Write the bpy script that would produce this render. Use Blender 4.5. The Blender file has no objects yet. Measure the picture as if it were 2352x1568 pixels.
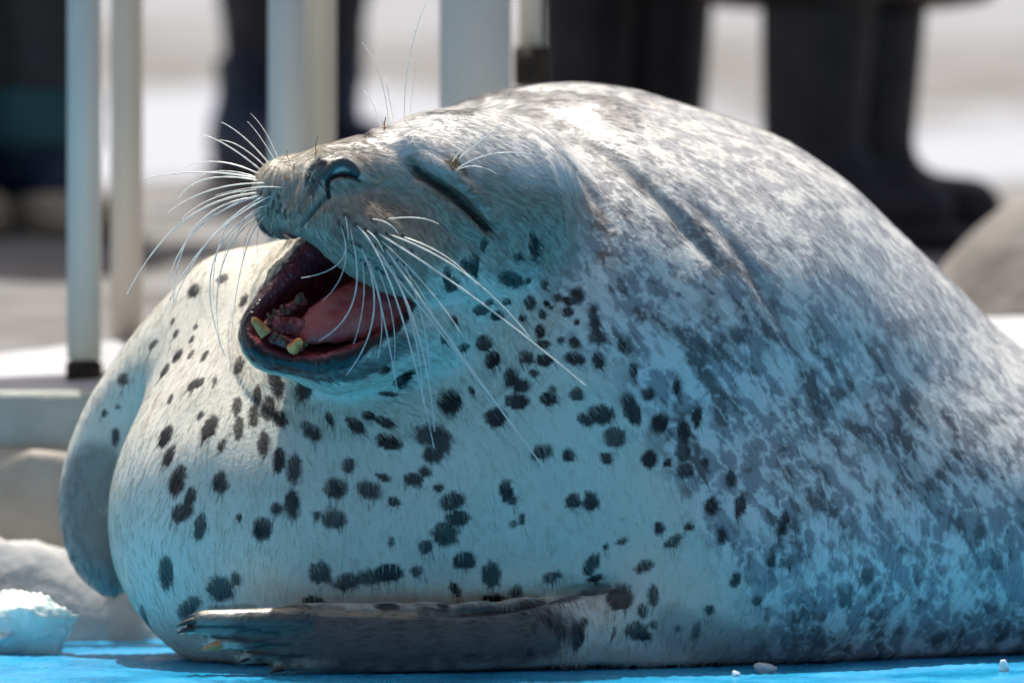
import bpy, bmesh, math, random
import numpy as np
from mathutils import Vector
from mathutils.bvhtree import BVHTree

random.seed(7)
RNG = np.random.default_rng(11)
sc = bpy.context.scene
col = sc.collection

# ------------------------------------------------------------------ camera, sky, sun, exposure
CAM_D = 4.0            # distance from the lens to the seal's face
CAM_H = 0.283          # lens height above the deck
UNIT = 0.000383        # metres per layout unit at the face's distance

cam_data = bpy.data.cameras.new("camera")
cam = bpy.data.objects.new("camera", cam_data)
col.objects.link(cam)
cam.location = (0, -CAM_D, CAM_H)
cam.rotation_euler = (math.pi / 2, 0, 0)
cam_data.sensor_width = 36.0
cam_data.lens = 36.0 * CAM_D / (2352 * UNIT)
cam_data.clip_start = 0.05
cam_data.clip_end = 400
cam_data.dof.use_dof = True
cam_data.dof.focus_distance = CAM_D - 0.06
cam_data.dof.aperture_fstop = 3.0
sc.camera = cam

SUN_EL, SUN_AZ = 71.0, -14.0      # azimuth measured from +Y (behind the seal) towards +X
world = bpy.data.worlds.new("World")
sc.world = world
world.use_nodes = True
wn = world.node_tree
sky = wn.nodes.new("ShaderNodeTexSky")
sky.sky_type = 'NISHITA'
sky.sun_disc = False
sky.air_density = 0.7
sky.dust_density = 6.0
sky.ozone_density = 0.3
sky.sun_elevation = math.radians(SUN_EL)
sky.sun_rotation = math.radians(SUN_AZ)
bg = wn.nodes["Background"]
bg.inputs["Strength"].default_value = 0.085
wn.links.new(sky.outputs[0], bg.inputs[0])

sun_data = bpy.data.lights.new("sun", 'SUN')
sun_data.energy = 5.0
sun_data.angle = math.radians(0.6)
sun_data.color = (1.0, 0.95, 0.88)
sun = bpy.data.objects.new("sun", sun_data)
col.objects.link(sun)
_e, _a = math.radians(SUN_EL), math.radians(SUN_AZ)
sun_dir = Vector((math.sin(_a) * math.cos(_e), math.cos(_a) * math.cos(_e), math.sin(_e)))
sun.rotation_euler = (-sun_dir).to_track_quat('-Z', 'Y').to_euler()
sun.location = sun_dir * 20

sc.view_settings.view_transform = 'Standard'
sc.view_settings.look = 'None'
sc.view_settings.exposure = 0.45
sc.view_settings.gamma = 1.0
sc.render.engine = 'CYCLES'
sc.cycles.use_denoising = True
sc.cycles.max_bounces = 8
sc.cycles.sample_clamp_indirect = 8

# ------------------------------------------------------------------ helpers
def W(px, py, d=0.0):
    """layout position (units at the face's distance) and depth in units -> world point"""
    y = d * UNIT
    k = UNIT * (CAM_D + y) / CAM_D
    return np.array(((px - 1176) * k, y, CAM_H + (784 - py) * k))

def S(r, d=0.0):
    return r * UNIT * (CAM_D + d * UNIT) / CAM_D

def tag(o, label=None, cat=None, group=None, kind=None):
    if label: o["label"] = label
    if cat: o["category"] = cat
    if group: o["group"] = group
    if kind: o["kind"] = kind
    return o

def empty(name, loc=(0, 0, 0)):
    o = bpy.data.objects.new(name, None)
    o.location = loc
    o.empty_display_size = 0.05
    col.objects.link(o)
    return o

def link(name, me, mat=None, parent=None, smooth=True):
    o = bpy.data.objects.new(name, me)
    col.objects.link(o)
    if mat is not None:
        me.materials.clear()
        me.materials.append(mat)
    if smooth:
        me.polygons.foreach_set("use_smooth", [True] * len(me.polygons))
    if parent is not None:
        o.parent = parent
        o.matrix_parent_inverse = parent.matrix_basis.inverted()
    return o

def mesh_np(name, V, F):
    V = np.asarray(V, dtype=np.float32); F = np.asarray(F, dtype=np.int32)
    k = F.shape[1]
    me = bpy.data.meshes.new(name)
    me.vertices.add(len(V)); me.vertices.foreach_set("co", V.ravel())
    me.loops.add(F.size); me.loops.foreach_set("vertex_index", F.ravel())
    me.polygons.add(len(F))
    me.polygons.foreach_set("loop_start", np.arange(len(F), dtype=np.int32) * k)
    me.update(calc_edges=True)
    return me

def bm_mesh(name, bm):
    me = bpy.data.meshes.new(name); bm.to_mesh(me); bm.free(); return me

def bevel_box(name, x0, x1, y0, y1, z0, z1, bev=0.003, seg=2):
    bm = bmesh.new()
    bmesh.ops.create_cube(bm, size=1)
    for v in bm.verts:
        v.co = Vector(((x0 + x1) / 2 + v.co.x * (x1 - x0), (y0 + y1) / 2 + v.co.y * (y1 - y0), (z0 + z1) / 2 + v.co.z * (z1 - z0)))
    bmesh.ops.bevel(bm, geom=bm.edges[:] , offset=bev, segments=seg, affect='EDGES')
    return bm_mesh(name, bm)

# --- value noise on points
def vnoise(P, seed=0):
    Pf = np.floor(P); f = (P - Pf).astype(np.float32); i = Pf.astype(np.int32).astype(np.uint32)
    f = f * f * (3 - 2 * f)
    hx = [(i[:, 0] + np.uint32(k)) * np.uint32(374761393) for k in (0, 1)]
    hy = [(i[:, 1] + np.uint32(k)) * np.uint32(668265263) for k in (0, 1)]
    hz = [(i[:, 2] + np.uint32(k)) * np.uint32(2246822519) + np.uint32((seed * 1274126177) & 0xFFFFFFFF) for k in (0, 1)]
    w = [(1 - f[:, a], f[:, a]) for a in range(3)]
    r = np.zeros(len(P), np.float32)
    for dx in (0, 1):
        for dy in (0, 1):
            hxy = hx[dx] ^ hy[dy]; wxy = w[0][dx] * w[1][dy]
            for dz in (0, 1):
                h = hxy ^ hz[dz]
                h = (h ^ (h >> np.uint32(13))) * np.uint32(1274126177)
                h ^= h >> np.uint32(16)
                r += wxy * w[2][dz] * ((h & np.uint32(0xFFFF)).astype(np.float32) * np.float32(1 / 65535))
    return r

def fbm(P, octv=3, seed=0):
    r = 0; a = 0.5; t = 0
    for o in range(octv):
        r = r + a * vnoise(P * (2.03 ** o) + o * 17.3, seed + o); t += a; a *= 0.55
    return r / t

def sstep(a, b, x):
    t = np.clip((x - a) / (b - a), 0, 1)
    return t * t * (3 - 2 * t)

# --- distance-field modelling
def smin(a, b, k):
    h = np.maximum(k - np.abs(a - b), 0) / k
    return np.minimum(a, b) - h * h * k * 0.25

def smax(a, b, k):
    return -smin(-a, -b, k)

def d_cone(P, a, b, ra, rb):
    a = np.asarray(a, np.float32); b = np.asarray(b, np.float32)
    ab = b - a; L2 = float(ab @ ab)
    t = np.clip((P - a) @ ab / L2, 0, 1)
    q = P - a - t[:, None] * ab
    return np.sqrt((q * q).sum(1)) - (ra + (rb - ra) * t)

def d_ell(P, c, r, ax=None):
    q = P - np.asarray(c, np.float32)
    if ax is not None:
        q = q @ np.asarray(ax, np.float32).T
    r = np.asarray(r, np.float32)
    k0 = np.sqrt(((q / r) ** 2).sum(1)); k1 = np.sqrt(((q / (r * r)) ** 2).sum(1)) + 1e-9
    return k0 * (k0 - 1) / k1

def d_flat(P, pts, rad, nrm, thin):
    """polyline of flattened capsules: thickness = radius*thin along nrm"""
    out = None
    for i in range(len(pts) - 1):
        a = np.asarray(pts[i], np.float32); b = np.asarray(pts[i + 1], np.float32)
        n = np.asarray(nrm[i], np.float32); n = n / np.linalg.norm(n)
        ab = b - a; t = np.clip((P - a) @ ab / float(ab @ ab), 0, 1)
        q = P - a - t[:, None] * ab
        qn = q @ n
        th = thin[i] + (thin[i + 1] - thin[i]) * t
        l = np.sqrt(np.maximum((q * q).sum(1) - qn * qn, 0) + (qn / th) ** 2)
        rr = rad[i] + (rad[i + 1] - rad[i]) * t
        d = (l - rr) * (0.35 + 0.65 * th)
        out = d if out is None else smin(out, d, 0.008)
    return out

def basis(f, up):
    f = np.asarray(f, float); f /= np.linalg.norm(f)
    up = np.asarray(up, float); up = up - f * (up @ f); up /= np.linalg.norm(up)
    return np.array((f, np.cross(up, f), up))

def in_chunks(fn, P, n=400000):
    return np.concatenate([fn(P[i:i + n]) for i in range(0, len(P), n)]) if len(P) else np.zeros(0, np.float32)

def mesh_sdf(fn, lo, hi, h, c=4):
    """surface nets on a grid that is only evaluated near the surface"""
    lo = np.asarray(lo, np.float32); hi = np.asarray(hi, np.float32)
    nb = np.ceil((hi - lo) / (h * c)).astype(int)
    H = h * c
    g = np.stack(np.meshgrid(*[np.arange(n) for n in nb], indexing='ij'), -1).reshape(-1, 3)
    ctr = lo + (g + 0.5).astype(np.float32) * H
    dc = in_chunks(fn, ctr)
    act = np.abs(dc) < H * 1.35
    n = nb * c
    big = np.repeat(np.repeat(np.repeat(dc.reshape(nb), c, 0), c, 1), c, 2).astype(np.float32)
    ga = g[act] * c
    sub = np.stack(np.meshgrid(*[np.arange(c)] * 3, indexing='ij'), -1).reshape(-1, 3)
    idx = (ga[:, None, :] + sub[None]).reshape(-1, 3)
    big[idx[:, 0], idx[:, 1], idx[:, 2]] = in_chunks(fn, lo + (idx.astype(np.float32) + 0.5) * h)
    sgn = big < 0
    base = sgn[:-1, :-1, :-1]
    mix = np.zeros(base.shape, bool)
    for o in sub8():
        mix |= sgn[o[0]:sgn.shape[0] - 1 + o[0], o[1]:sgn.shape[1] - 1 + o[1], o[2]:sgn.shape[2] - 1 + o[2]] != base
    cells = np.argwhere(mix)
    vid = np.full(base.shape, -1, np.int64); vid[mix] = np.arange(len(cells))
    acc = np.zeros((len(cells), 3), np.float32); cnt = np.zeros(len(cells), np.float32)
    cor = sub8()
    for a in range(8):
        for b in range(a + 1, 8):
            if sum(abs(np.array(cor[a]) - cor[b])) != 1: continue
            A = cells + cor[a]; B = cells + cor[b]
            va = big[A[:, 0], A[:, 1], A[:, 2]]; vb = big[B[:, 0], B[:, 1], B[:, 2]]
            m = (va < 0) != (vb < 0)
            t = np.where(m, va / np.where(m, va - vb, 1), 0)
            p = A + t[:, None] * (np.array(cor[b]) - np.array(cor[a]))
            acc[m] += p[m]; cnt[m] += 1
    V = lo + (acc / cnt[:, None] + 0.5) * h
    quads = []
    for ax in range(3):
        o1, o2 = (ax + 1) % 3, (ax + 2) % 3
        s0 = [slice(1, -1)] * 3; s0[ax] = slice(0, -1); s1 = list(s0); s1[ax] = slice(1, None)
        A = sgn[tuple(s0)]; B = sgn[tuple(s1)]
        e = np.argwhere(A != B)
        off = np.array([1, 1, 1]); off[ax] = 0
        e = e + off
        inside = sgn[e[:, 0], e[:, 1], e[:, 2]]
        d1 = np.zeros(3, int); d1[o1] = 1; d2 = np.zeros(3, int); d2[o2] = 1
        def vi(x):
            x = np.minimum(x, np.array(vid.shape) - 1)
            return vid[x[:, 0], x[:, 1], x[:, 2]]
        q = np.stack([vi(e - d1 - d2), vi(e - d2), vi(e), vi(e - d1)], 1)
        q[~inside] = q[~inside][:, ::-1]
        quads.append(q)
    Q = np.concatenate(quads); Q = Q[(Q >= 0).all(1)]
    return V, Q

def sub8():
    return [(x, y, z) for x in (0, 1) for y in (0, 1) for z in (0, 1)]

def subdivide_quads(V, Q):
    E = np.concatenate([Q[:, [0, 1]], Q[:, [1, 2]], Q[:, [2, 3]], Q[:, [3, 0]]])
    key = np.sort(E, 1); k = key[:, 0].astype(np.int64) * len(V) + key[:, 1]
    u, inv = np.unique(k, return_inverse=True)
    mid = (V[u // len(V)] + V[u % len(V)]) / 2
    ctr = V[Q].mean(1)
    n = len(Q); e = inv.reshape(4, n).T + len(V); c = np.arange(n) + len(V) + len(u)
    NQ = np.concatenate([np.stack([Q[:, i], e[:, i], c, e[:, (i - 1) % 4]], 1) for i in range(4)])
    return np.concatenate([V, mid, ctr]), NQ

def project(fn, P, e=0.001, it=2, lim=0.003):
    P = P.astype(np.float32)
    for _ in range(it):
        d = in_chunks(fn, P); G = np.zeros_like(P)
        for i in range(3):
            o = np.zeros(3, np.float32); o[i] = e
            G[:, i] = (in_chunks(fn, P + o) - d) / e
        g2 = np.maximum((G * G).sum(1), 0.05)
        P = P - np.clip(d / g2, -lim, lim)[:, None] * G
    return P

# ------------------------------------------------------------------ materials
def new_mat(name):
    m = bpy.data.materials.new(name); m.use_nodes = True
    nt = m.node_tree
    return m, nt, nt.nodes["Principled BSDF"]

def noise_mat(name, c1, c2, scale=8, rough=0.7, bump=0.3, bscale=60, detail=6, spec=0.4, metallic=0, stretch=None, bdist=0.002, lo=0.35, hi=0.65):
    m, nt, bs = new_mat(name)
    N = nt.nodes; L = nt.links
    tc = N.new("ShaderNodeTexCoord"); mp = N.new("ShaderNodeMapping")
    if stretch: mp.inputs["Scale"].default_value = stretch
    L.new(tc.outputs["Object"], mp.inputs[0])
    n1 = N.new("ShaderNodeTexNoise"); n1.inputs["Scale"].default_value = scale; n1.inputs["Detail"].default_value = detail
    n2 = N.new("ShaderNodeTexNoise"); n2.inputs["Scale"].default_value = bscale; n2.inputs["Detail"].default_value = 5
    L.new(mp.outputs[0], n1.inputs["Vector"]); L.new(mp.outputs[0], n2.inputs["Vector"])
    r = N.new("ShaderNodeValToRGB")
    r.color_ramp.elements[0].position = lo; r.color_ramp.elements[1].position = hi
    r.color_ramp.elements[0].color = (*c1, 1); r.color_ramp.elements[1].color = (*c2, 1)
    L.new(n1.outputs["Fac"], r.inputs[0]); L.new(r.outputs[0], bs.inputs["Base Color"])
    b = N.new("ShaderNodeBump"); b.inputs["Strength"].default_value = bump; b.inputs["Distance"].default_value = bdist
    L.new(n2.outputs["Fac"], b.inputs["Height"]); L.new(b.outputs[0], bs.inputs["Normal"])
    bs.inputs["Roughness"].default_value = rough
    bs.inputs["Specular IOR Level"].default_value = spec
    bs.inputs["Metallic"].default_value = metallic
    return m

M = {}
M['deck'] = noise_mat('blue_painted_deck', (0.006, 0.22, 0.45), (0.016, 0.33, 0.60), 14, 0.22, 0.6, 500, spec=0.6, bdist=0.001)
_nt = M['deck'].node_tree                                   # damp and dry patches
_n = _nt.nodes.new('ShaderNodeTexNoise'); _n.inputs['Scale'].default_value = 9; _n.inputs['Detail'].default_value = 6
_r = _nt.nodes.new('ShaderNodeMapRange'); _r.inputs['From Min'].default_value = .35; _r.inputs['From Max'].default_value = .65; _r.inputs['To Min'].default_value = .10; _r.inputs['To Max'].default_value = .45
_t = _nt.nodes.new('ShaderNodeTexCoord'); _nt.links.new(_t.outputs['Object'], _n.inputs['Vector']); _nt.links.new(_n.outputs['Fac'], _r.inputs['Value'])
_nt.links.new(_r.outputs[0], _nt.nodes['Principled BSDF'].inputs['Roughness'])
M['wall'] = noise_mat('weathered_concrete', (0.38, 0.33, 0.27), (0.55, 0.51, 0.45), 9, 0.9, 0.6, 60, bdist=0.004)
M['kerb'] = noise_mat('grey_green_concrete', (0.34, 0.36, 0.32), (0.50, 0.52, 0.47), 12, 0.9, 0.6, 60, bdist=0.004)
M['snow'] = noise_mat('snow', (0.34, 0.35, 0.37), (0.43, 0.44, 0.46), 6, 0.75, 0.5, 40, bdist=0.006)
M['post'] = noise_mat('painted_steel_post', (0.60, 0.60, 0.56), (0.66, 0.66, 0.62), 5, 0.45, 0.08, 90, spec=0.4)
M['post_beige'] = noise_mat('beige_painted_steel', (0.60, 0.54, 0.45), (0.66, 0.60, 0.51), 5, 0.45, 0.08, 90, spec=0.4)
M['rust'] = noise_mat('rusty_steel', (0.012, 0.011, 0.010), (0.045, 0.030, 0.020), 40, 0.85, 0.7, 120)
M['trousers'] = noise_mat('dark_grey_cloth', (0.035, 0.036, 0.042), (0.055, 0.056, 0.064), 18, 0.85, 0.5, 200)
M['black_boot'] = noise_mat('black_boot_leather', (0.012, 0.012, 0.016), (0.028, 0.027, 0.034), 20, 0.6, 0.4, 120)
M['navy'] = noise_mat('navy_nylon', (0.012, 0.02, 0.05), (0.02, 0.035, 0.075), 14, 0.6, 0.4, 80)
M['teal'] = noise_mat('teal_cloth', (0.02, 0.09, 0.11), (0.035, 0.12, 0.14), 14, 0.8, 0.4, 80)
M['sole'] = noise_mat('tan_rubber_sole', (0.30, 0.25, 0.19), (0.40, 0.35, 0.27), 18, 0.7, 0.3, 80)
M['coat'] = noise_mat('dark_brown_cloth', (0.05, 0.028, 0.024), (0.08, 0.05, 0.04), 14, 0.9, 0.4, 100)
M['skin'] = noise_mat('skin', (0.50, 0.30, 0.23), (0.56, 0.35, 0.27), 14, 0.5, 0.2, 100)

# ------------------------------------------------------------------ setting
def sheet(name, x0, x1, y0, y1, nx, ny, zf):
    xs = np.linspace(x0, x1, nx) if np.isscalar(nx) else nx
    ys = np.linspace(y0, y1, ny) if np.isscalar(ny) else ny
    nx, ny = len(xs), len(ys)
    X, Y = np.meshgrid(xs, ys, indexing='ij')
    Z = zf(X.ravel(), Y.ravel())
    V = np.stack([X.ravel(), Y.ravel(), Z], 1)
    i = np.arange(nx - 1)[:, None] * ny + np.arange(ny - 1)[None]
    F = np.stack([i, i + ny, i + ny + 1, i + 1], -1).reshape(-1, 4)
    return mesh_np(name, V, F)

def deck_z(x, y):
    n = fbm(np.stack([x * 190, y * 70, x * 0], 1), 3, 13) - .5
    w = np.clip((x + .7) / .1, 0, 1) * np.clip((.95 - x) / .1, 0, 1) * np.clip((y + .42) / .06, 0, 1) * np.clip((.46 - y) / .06, 0, 1)
    return n * .0026 * w - .0006
POOL_Y = -1.15
dx_ = np.concatenate([np.linspace(-8, -.72, 24), np.arange(-.70, .95, .0024), np.linspace(.97, 8, 24)])
dy_ = np.concatenate([np.linspace(POOL_Y, -.44, 8), np.arange(-.42, .47, .0065), [.475]])
deck = tag(link('deck', sheet('deck', 0, 0, 0, 0, dx_, dy_, deck_z), M['deck']), kind='structure')
edge = tag(link('deck_edge', bevel_box('deck_edge', -8, 8, POOL_Y - .03, POOL_Y + .002, -.6, -.0015, .006), M['deck']), kind='structure')
m, nt, bs = new_mat('added_pool_water')
bs.inputs['Base Color'].default_value = (0.008, 0.035, 0.045, 1); bs.inputs['Roughness'].default_value = .06; bs.inputs['IOR'].default_value = 1.33
tc = nt.nodes.new('ShaderNodeTexCoord'); nz = nt.nodes.new('ShaderNodeTexNoise'); nz.inputs['Scale'].default_value = 3; nz.inputs['Detail'].default_value = 4
bp = nt.nodes.new('ShaderNodeBump'); bp.inputs['Strength'].default_value = .5; bp.inputs['Distance'].default_value = .06
nt.links.new(tc.outputs['Object'], nz.inputs['Vector']); nt.links.new(nz.outputs['Fac'], bp.inputs['Height']); nt.links.new(bp.outputs[0], bs.inputs['Normal'])
tag(link('added_water', sheet('added_water', -40, 40, -40, POOL_Y - .02, 8, 8, lambda x, y: x * 0 - .28), m), kind='structure')  # unseen dark pool, added to weaken the light bounced onto the belly

TY = np.array([0.60, 0.8, 1.2, 2.0, 3.0, 4.5, 8.0, 14.0, 30.0, 60.0])
TZ = np.array([0.20, 0.245, 0.31, 0.415, 0.527, 0.742, 1.18, 2.2, 5.0, 9.0])
def ground_z(x, y):
    z = np.interp(y, TY, TZ)
    n = fbm(np.stack([x * 1.3, y * 1.3, x * 0], 1), 4, 5) - 0.5
    return z + n * 0.10 * np.clip((y - 0.9) / 3, 0, 1)
ys_t = np.concatenate([np.linspace(0.60, 5, 90), np.linspace(5.1, 60, 70)])
ground_me = sheet('ground', 0, 0, 0, 0, np.linspace(-25, 25, 260), ys_t, ground_z)
co = np.zeros(len(ground_me.vertices) * 3, np.float32); ground_me.vertices.foreach_get('co', co); co = co.reshape(-1, 3)
bn = fbm(np.stack([co[:, 0] * 1.5, co[:, 1] * 1.3, co[:, 0] * 0], 1), 5, 9)
snowy = sstep(2.75, 3.0, co[:, 1] + (bn - .5) * 1.6) * (1 - sstep(4.0, 4.5, co[:, 1] + (bn - .5) * 2.5))
snowy = np.maximum(snowy, sstep(5.6, 6.6, co[:, 1] + (bn - .5) * 4.0) * 0.45)
at = ground_me.attributes.new('snow_cover', 'FLOAT', 'POINT'); at.data.foreach_set('value', snowy.astype(np.float32))
m, nt, bs = new_mat('slushy_ground')
N, L = nt.nodes, nt.links
a_ = N.new('ShaderNodeAttribute'); a_.attribute_name = 'snow_cover'
tc = N.new('ShaderNodeTexCoord')
n1 = N.new('ShaderNodeTexNoise'); n1.inputs['Scale'].default_value = 5; n1.inputs['Detail'].default_value = 8
L.new(tc.outputs['Object'], n1.inputs['Vector'])
r1 = N.new('ShaderNodeValToRGB'); r1.color_ramp.elements[0].color = (0.09, 0.087, 0.078, 1); r1.color_ramp.elements[1].color = (0.19, 0.19, 0.195, 1)
r1.color_ramp.elements[0].position = .35; r1.color_ramp.elements[1].position = .65
L.new(n1.outputs['Fac'], r1.inputs[0])
mx = N.new('ShaderNodeMix'); mx.data_type = 'RGBA'
L.new(a_.outputs['Fac'], mx.inputs['Factor']); L.new(r1.outputs[0], mx.inputs['A']); mx.inputs['B'].default_value = (0.30, 0.32, 0.36, 1)
L.new(mx.outputs['Result'], bs.inputs['Base Color']); bs.inputs['Roughness'].default_value = 0.85
bp = N.new('ShaderNodeBump'); bp.inputs['Strength'].default_value = .6; bp.inputs['Distance'].default_value = .02
n2 = N.new('ShaderNodeTexNoise'); n2.inputs['Scale'].default_value = 18; n2.inputs['Detail'].default_value = 6
L.new(tc.outputs['Object'], n2.inputs['Vector']); L.new(n2.outputs['Fac'], bp.inputs['Height']); L.new(bp.outputs[0], bs.inputs['Normal'])
ground = link('ground', ground_me, m)
tag(ground, kind='structure')


def bank_z(x, y):
    t = np.clip((-2.2 - x) / 4, 0, 1)
    return t ** .8 * 2.6 - .01 + (fbm(np.stack([x, y, x * 0], 1) * .9, 4, 77) - .5) * .7 * np.clip((-2.2 - x) / 2, 0, 1)
bank = tag(link('fill_snow_bank', sheet('fill_snow_bank', -30, -2.2, -1.1, 0.45, 60, 60, bank_z), M['snow']), kind='structure')  # unseen sunlit bank, added as neutral fill light from the left

# low concrete wall behind the deck
wall = tag(empty('retaining_wall', (0, 0.5, 0)), 'low weathered concrete wall with grey kerb along the deck', 'wall')
def rough_block(name, x0, x1, y0, y1, z0, z1, amp, mat, seed):
    xs = np.linspace(x0, x1, int((x1 - x0) / 0.02)); prof = [(y0, z0), (y0, (z0 + z1) / 2), (y0, z1 - .006), (y0 + .006, z1), ((y0 + y1) / 2, z1), (y1, z1), (y1, z0)]
    prof2 = []
    for i in range(len(prof) - 1):
        a, b = np.array(prof[i]), np.array(prof[i + 1]); k = max(1, int(np.linalg.norm(b - a) / .02))
        prof2 += [a + (b - a) * j / k for j in range(k)]
    prof2.append(np.array(prof[-1])); prof2 = np.array(prof2)
    X = np.repeat(xs, len(prof2)); YZ = np.tile(prof2, (len(xs), 1))
    P = np.stack([X, YZ[:, 0], YZ[:, 1]], 1)
    n = fbm(P * 16, 4, seed) - .5
    P[:, 1] += n * amp; P[:, 2] += (fbm(P * 13 + 5, 3, seed + 9) - .5) * amp * .6 * (YZ[:, 1] > z0 + .01)
    m_ = len(prof2); i = np.arange(len(xs) - 1)[:, None] * m_ + np.arange(m_ - 1)[None]
    F = np.stack([i, i + m_, i + m_ + 1, i + 1], -1).reshape(-1, 4)
    return link(name, mesh_np(name, P, F), mat, wall)
rough_block('base_course', -6, 6, 0.452, 0.72, -0.03, 0.172, 0.03, M['wall'], 3)
for i, x in enumerate(np.arange(-5.4, 5.5, 0.6)):
    rough_block('kerb_stone', x + .004, x + .596, 0.475, 0.70, 0.165, 0.236 + random.uniform(-.002, .002), 0.008, M['kerb'], 20 + i)

# snow
def mound(name, cx, cy, zf, rx, ry, h, seed, mat, rough=0.35, nx=70, ny=50, freq=18, base=-0.02):
    u = np.linspace(-1, 1, nx); v = np.linspace(-1, 1, ny)
    U, Vv = np.meshgrid(u, v, indexing='ij'); U = U.ravel(); Vv = Vv.ravel()
    x = cx + U * rx; y = cy + Vv * ry
    n = fbm(np.stack([x * freq, y * freq, x * 0 + seed], 1), 4, seed)
    r = np.sqrt(U * U + Vv * Vv) + (n - .5) * rough
    z = zf + base + (h - base) * np.clip(1 - r ** 2.2, 0, 1) ** 0.7 * (0.75 + 0.5 * n)
    i = np.arange(nx - 1)[:, None] * ny + np.arange(ny - 1)[None]
    F = np.stack([i, i + ny, i + ny + 1, i + 1], -1).reshape(-1, 4)
    return link(name, mesh_np(name, np.stack([x, y, z], 1), F), mat)

def ledge_z(x, y):
    n = fbm(np.stack([x * 9, y * 9, x * 0], 1), 4, 31)
    t = (y - 0.50) / 0.34
    prof = np.sin(np.clip(t * 1.25, 0, 1) * math.pi / 2) ** 0.8 * np.where(t > .8, 1 - (t - .8) * 1.2, 1)
    lean = 0.020 * np.clip((x + 0.35) / 0.2, -1, 1)
    return 0.222 + (0.068 + lean) * prof + (n - .5) * 0.02
snow_ledge = link('snow_ledge', sheet('snow_ledge', -2.5, 2.5, 0.50, 0.84, 260, 26, ledge_z), M['snow'])
tag(snow_ledge, 'long strip of white snow lying on the concrete kerb', 'snow')
M['dirty_snow'] = noise_mat('dirty_snow', (0.26, 0.25, 0.245), (0.46, 0.46, 0.46), 14, 0.8, 0.6, 50, bdist=0.006)
tag(mound('snow_heap', W(-40, 0, 950)[0], 0.36, 0.0, 0.19, 0.075, 0.098, 41, M['dirty_snow']), 'heap of trampled snow piled against the concrete wall', 'snow')
M['rock'] = noise_mat('grey_rock', (0.13, 0.12, 0.11), (0.25, 0.235, 0.22), 9, 0.85, 0.6, 40, bdist=0.008)
tag(mound('boulder', 0.70, 1.25, 0.25, 0.27, 0.25, 0.22, 43, M['rock'], freq=7, rough=0.2), 'rounded grey boulder behind the seal beside the boots', 'rock')

# ice on the deck
def ice_mat(name, c, tr):
    m, nt, bs = new_mat(name)
    N, L = nt.nodes, nt.links
    bs.inputs['Base Color'].default_value = (*c, 1); bs.inputs['Roughness'].default_value = 0.3
    bs.inputs['Transmission Weight'].default_value = tr; bs.inputs['IOR'].default_value = 1.31
    bs.inputs['Subsurface Weight'].default_value = 0.35; bs.inputs['Subsurface Radius'].default_value = (0.02, 0.03, 0.03)
    bs.inputs['Subsurface Scale'].default_value = 0.6
    tc = N.new('ShaderNodeTexCoord'); n = N.new('ShaderNodeTexNoise'); n.inputs['Scale'].default_value = 90; n.inputs['Detail'].default_value = 6
    b = N.new('ShaderNodeBump'); b.inputs['Strength'].default_value = .8; b.inputs['Distance'].default_value = .003
    L.new(tc.outputs['Object'], n.inputs['Vector']); L.new(n.outputs['Fac'], b.inputs['Height']); L.new(b.outputs[0], bs.inputs['Normal'])
    return m
M['ice'] = ice_mat('white_ice', (0.80, 0.92, 0.90), 0.25)
M['ice_bit'] = ice_mat('clear_ice', (0.85, 0.93, 0.95), 0.6)
def chunk(name, c, r, seed, mat, sub=4):
    bm = bmesh.new(); bmesh.ops.create_icosphere(bm, subdivisions=sub, radius=1)
    P = np.array([v.co for v in bm.verts]); rg = np.random.default_rng(seed)
    rad = np.full(len(P), 1.25)
    for _ in range(16):                                  # broken facets
        nn = rg.normal(size=3); nn /= np.linalg.norm(nn)
        c_ = P @ nn; rad = np.where(c_ > .05, np.minimum(rad, rg.uniform(.62, .98) / np.maximum(c_, .05)), rad)
    P = P * (rad * (0.72 + 0.42 * fbm(P * 3 + seed, 4, seed) + .20 * np.abs(fbm(P * 9 + seed, 3, seed + 2) - .5) * 2))[:, None]
    P[:, 2] = np.maximum(P[:, 2], -0.45)
    P = P * np.array(r)
    P[:, 2] -= P[:, 2].min()
    for v, p in zip(bm.verts, P): v.co = p
    o = link(name, bm_mesh(name, bm), mat)
    o.location = c
    return o
tag(chunk('ice_chunk', (W(60, 0, 350)[0], 0.14, -0.001), (0.050, 0.03, 0.038), 5, M['ice'], 5), 'jagged white ice chunk on the deck in front of the snow heap', 'ice')
tag(chunk('ice_chunk', (W(-30, 0, 350)[0], 0.155, -0.001), (0.045, 0.035, 0.032), 8, M['ice'], 5), 'lower rounded ice chunk on the deck right beside the taller one', 'ice')
tag(chunk('ice_bit', (W(1758, 0, -240)[0], -0.105, -0.001), (0.0115, 0.009, 0.0065), 12, M['ice_bit'], 3), 'flat lump of clear ice on the deck against the seal belly', 'ice')
tag(chunk('ice_bit', (W(1690, 0, -360)[0], -0.150, -0.001), (0.0036, 0.0036, 0.0042), 14, M['ice_bit'], 3), 'tiny round ice bead on the deck near the flat ice lump', 'ice')
tag(chunk('ice_bit', (W(2308, 0, -240)[0], -0.090, -0.001), (0.0055, 0.005, 0.0065), 17, M['ice_bit'], 3), 'small pale ice bead alone on the deck under the seal flank', 'ice')

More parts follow.
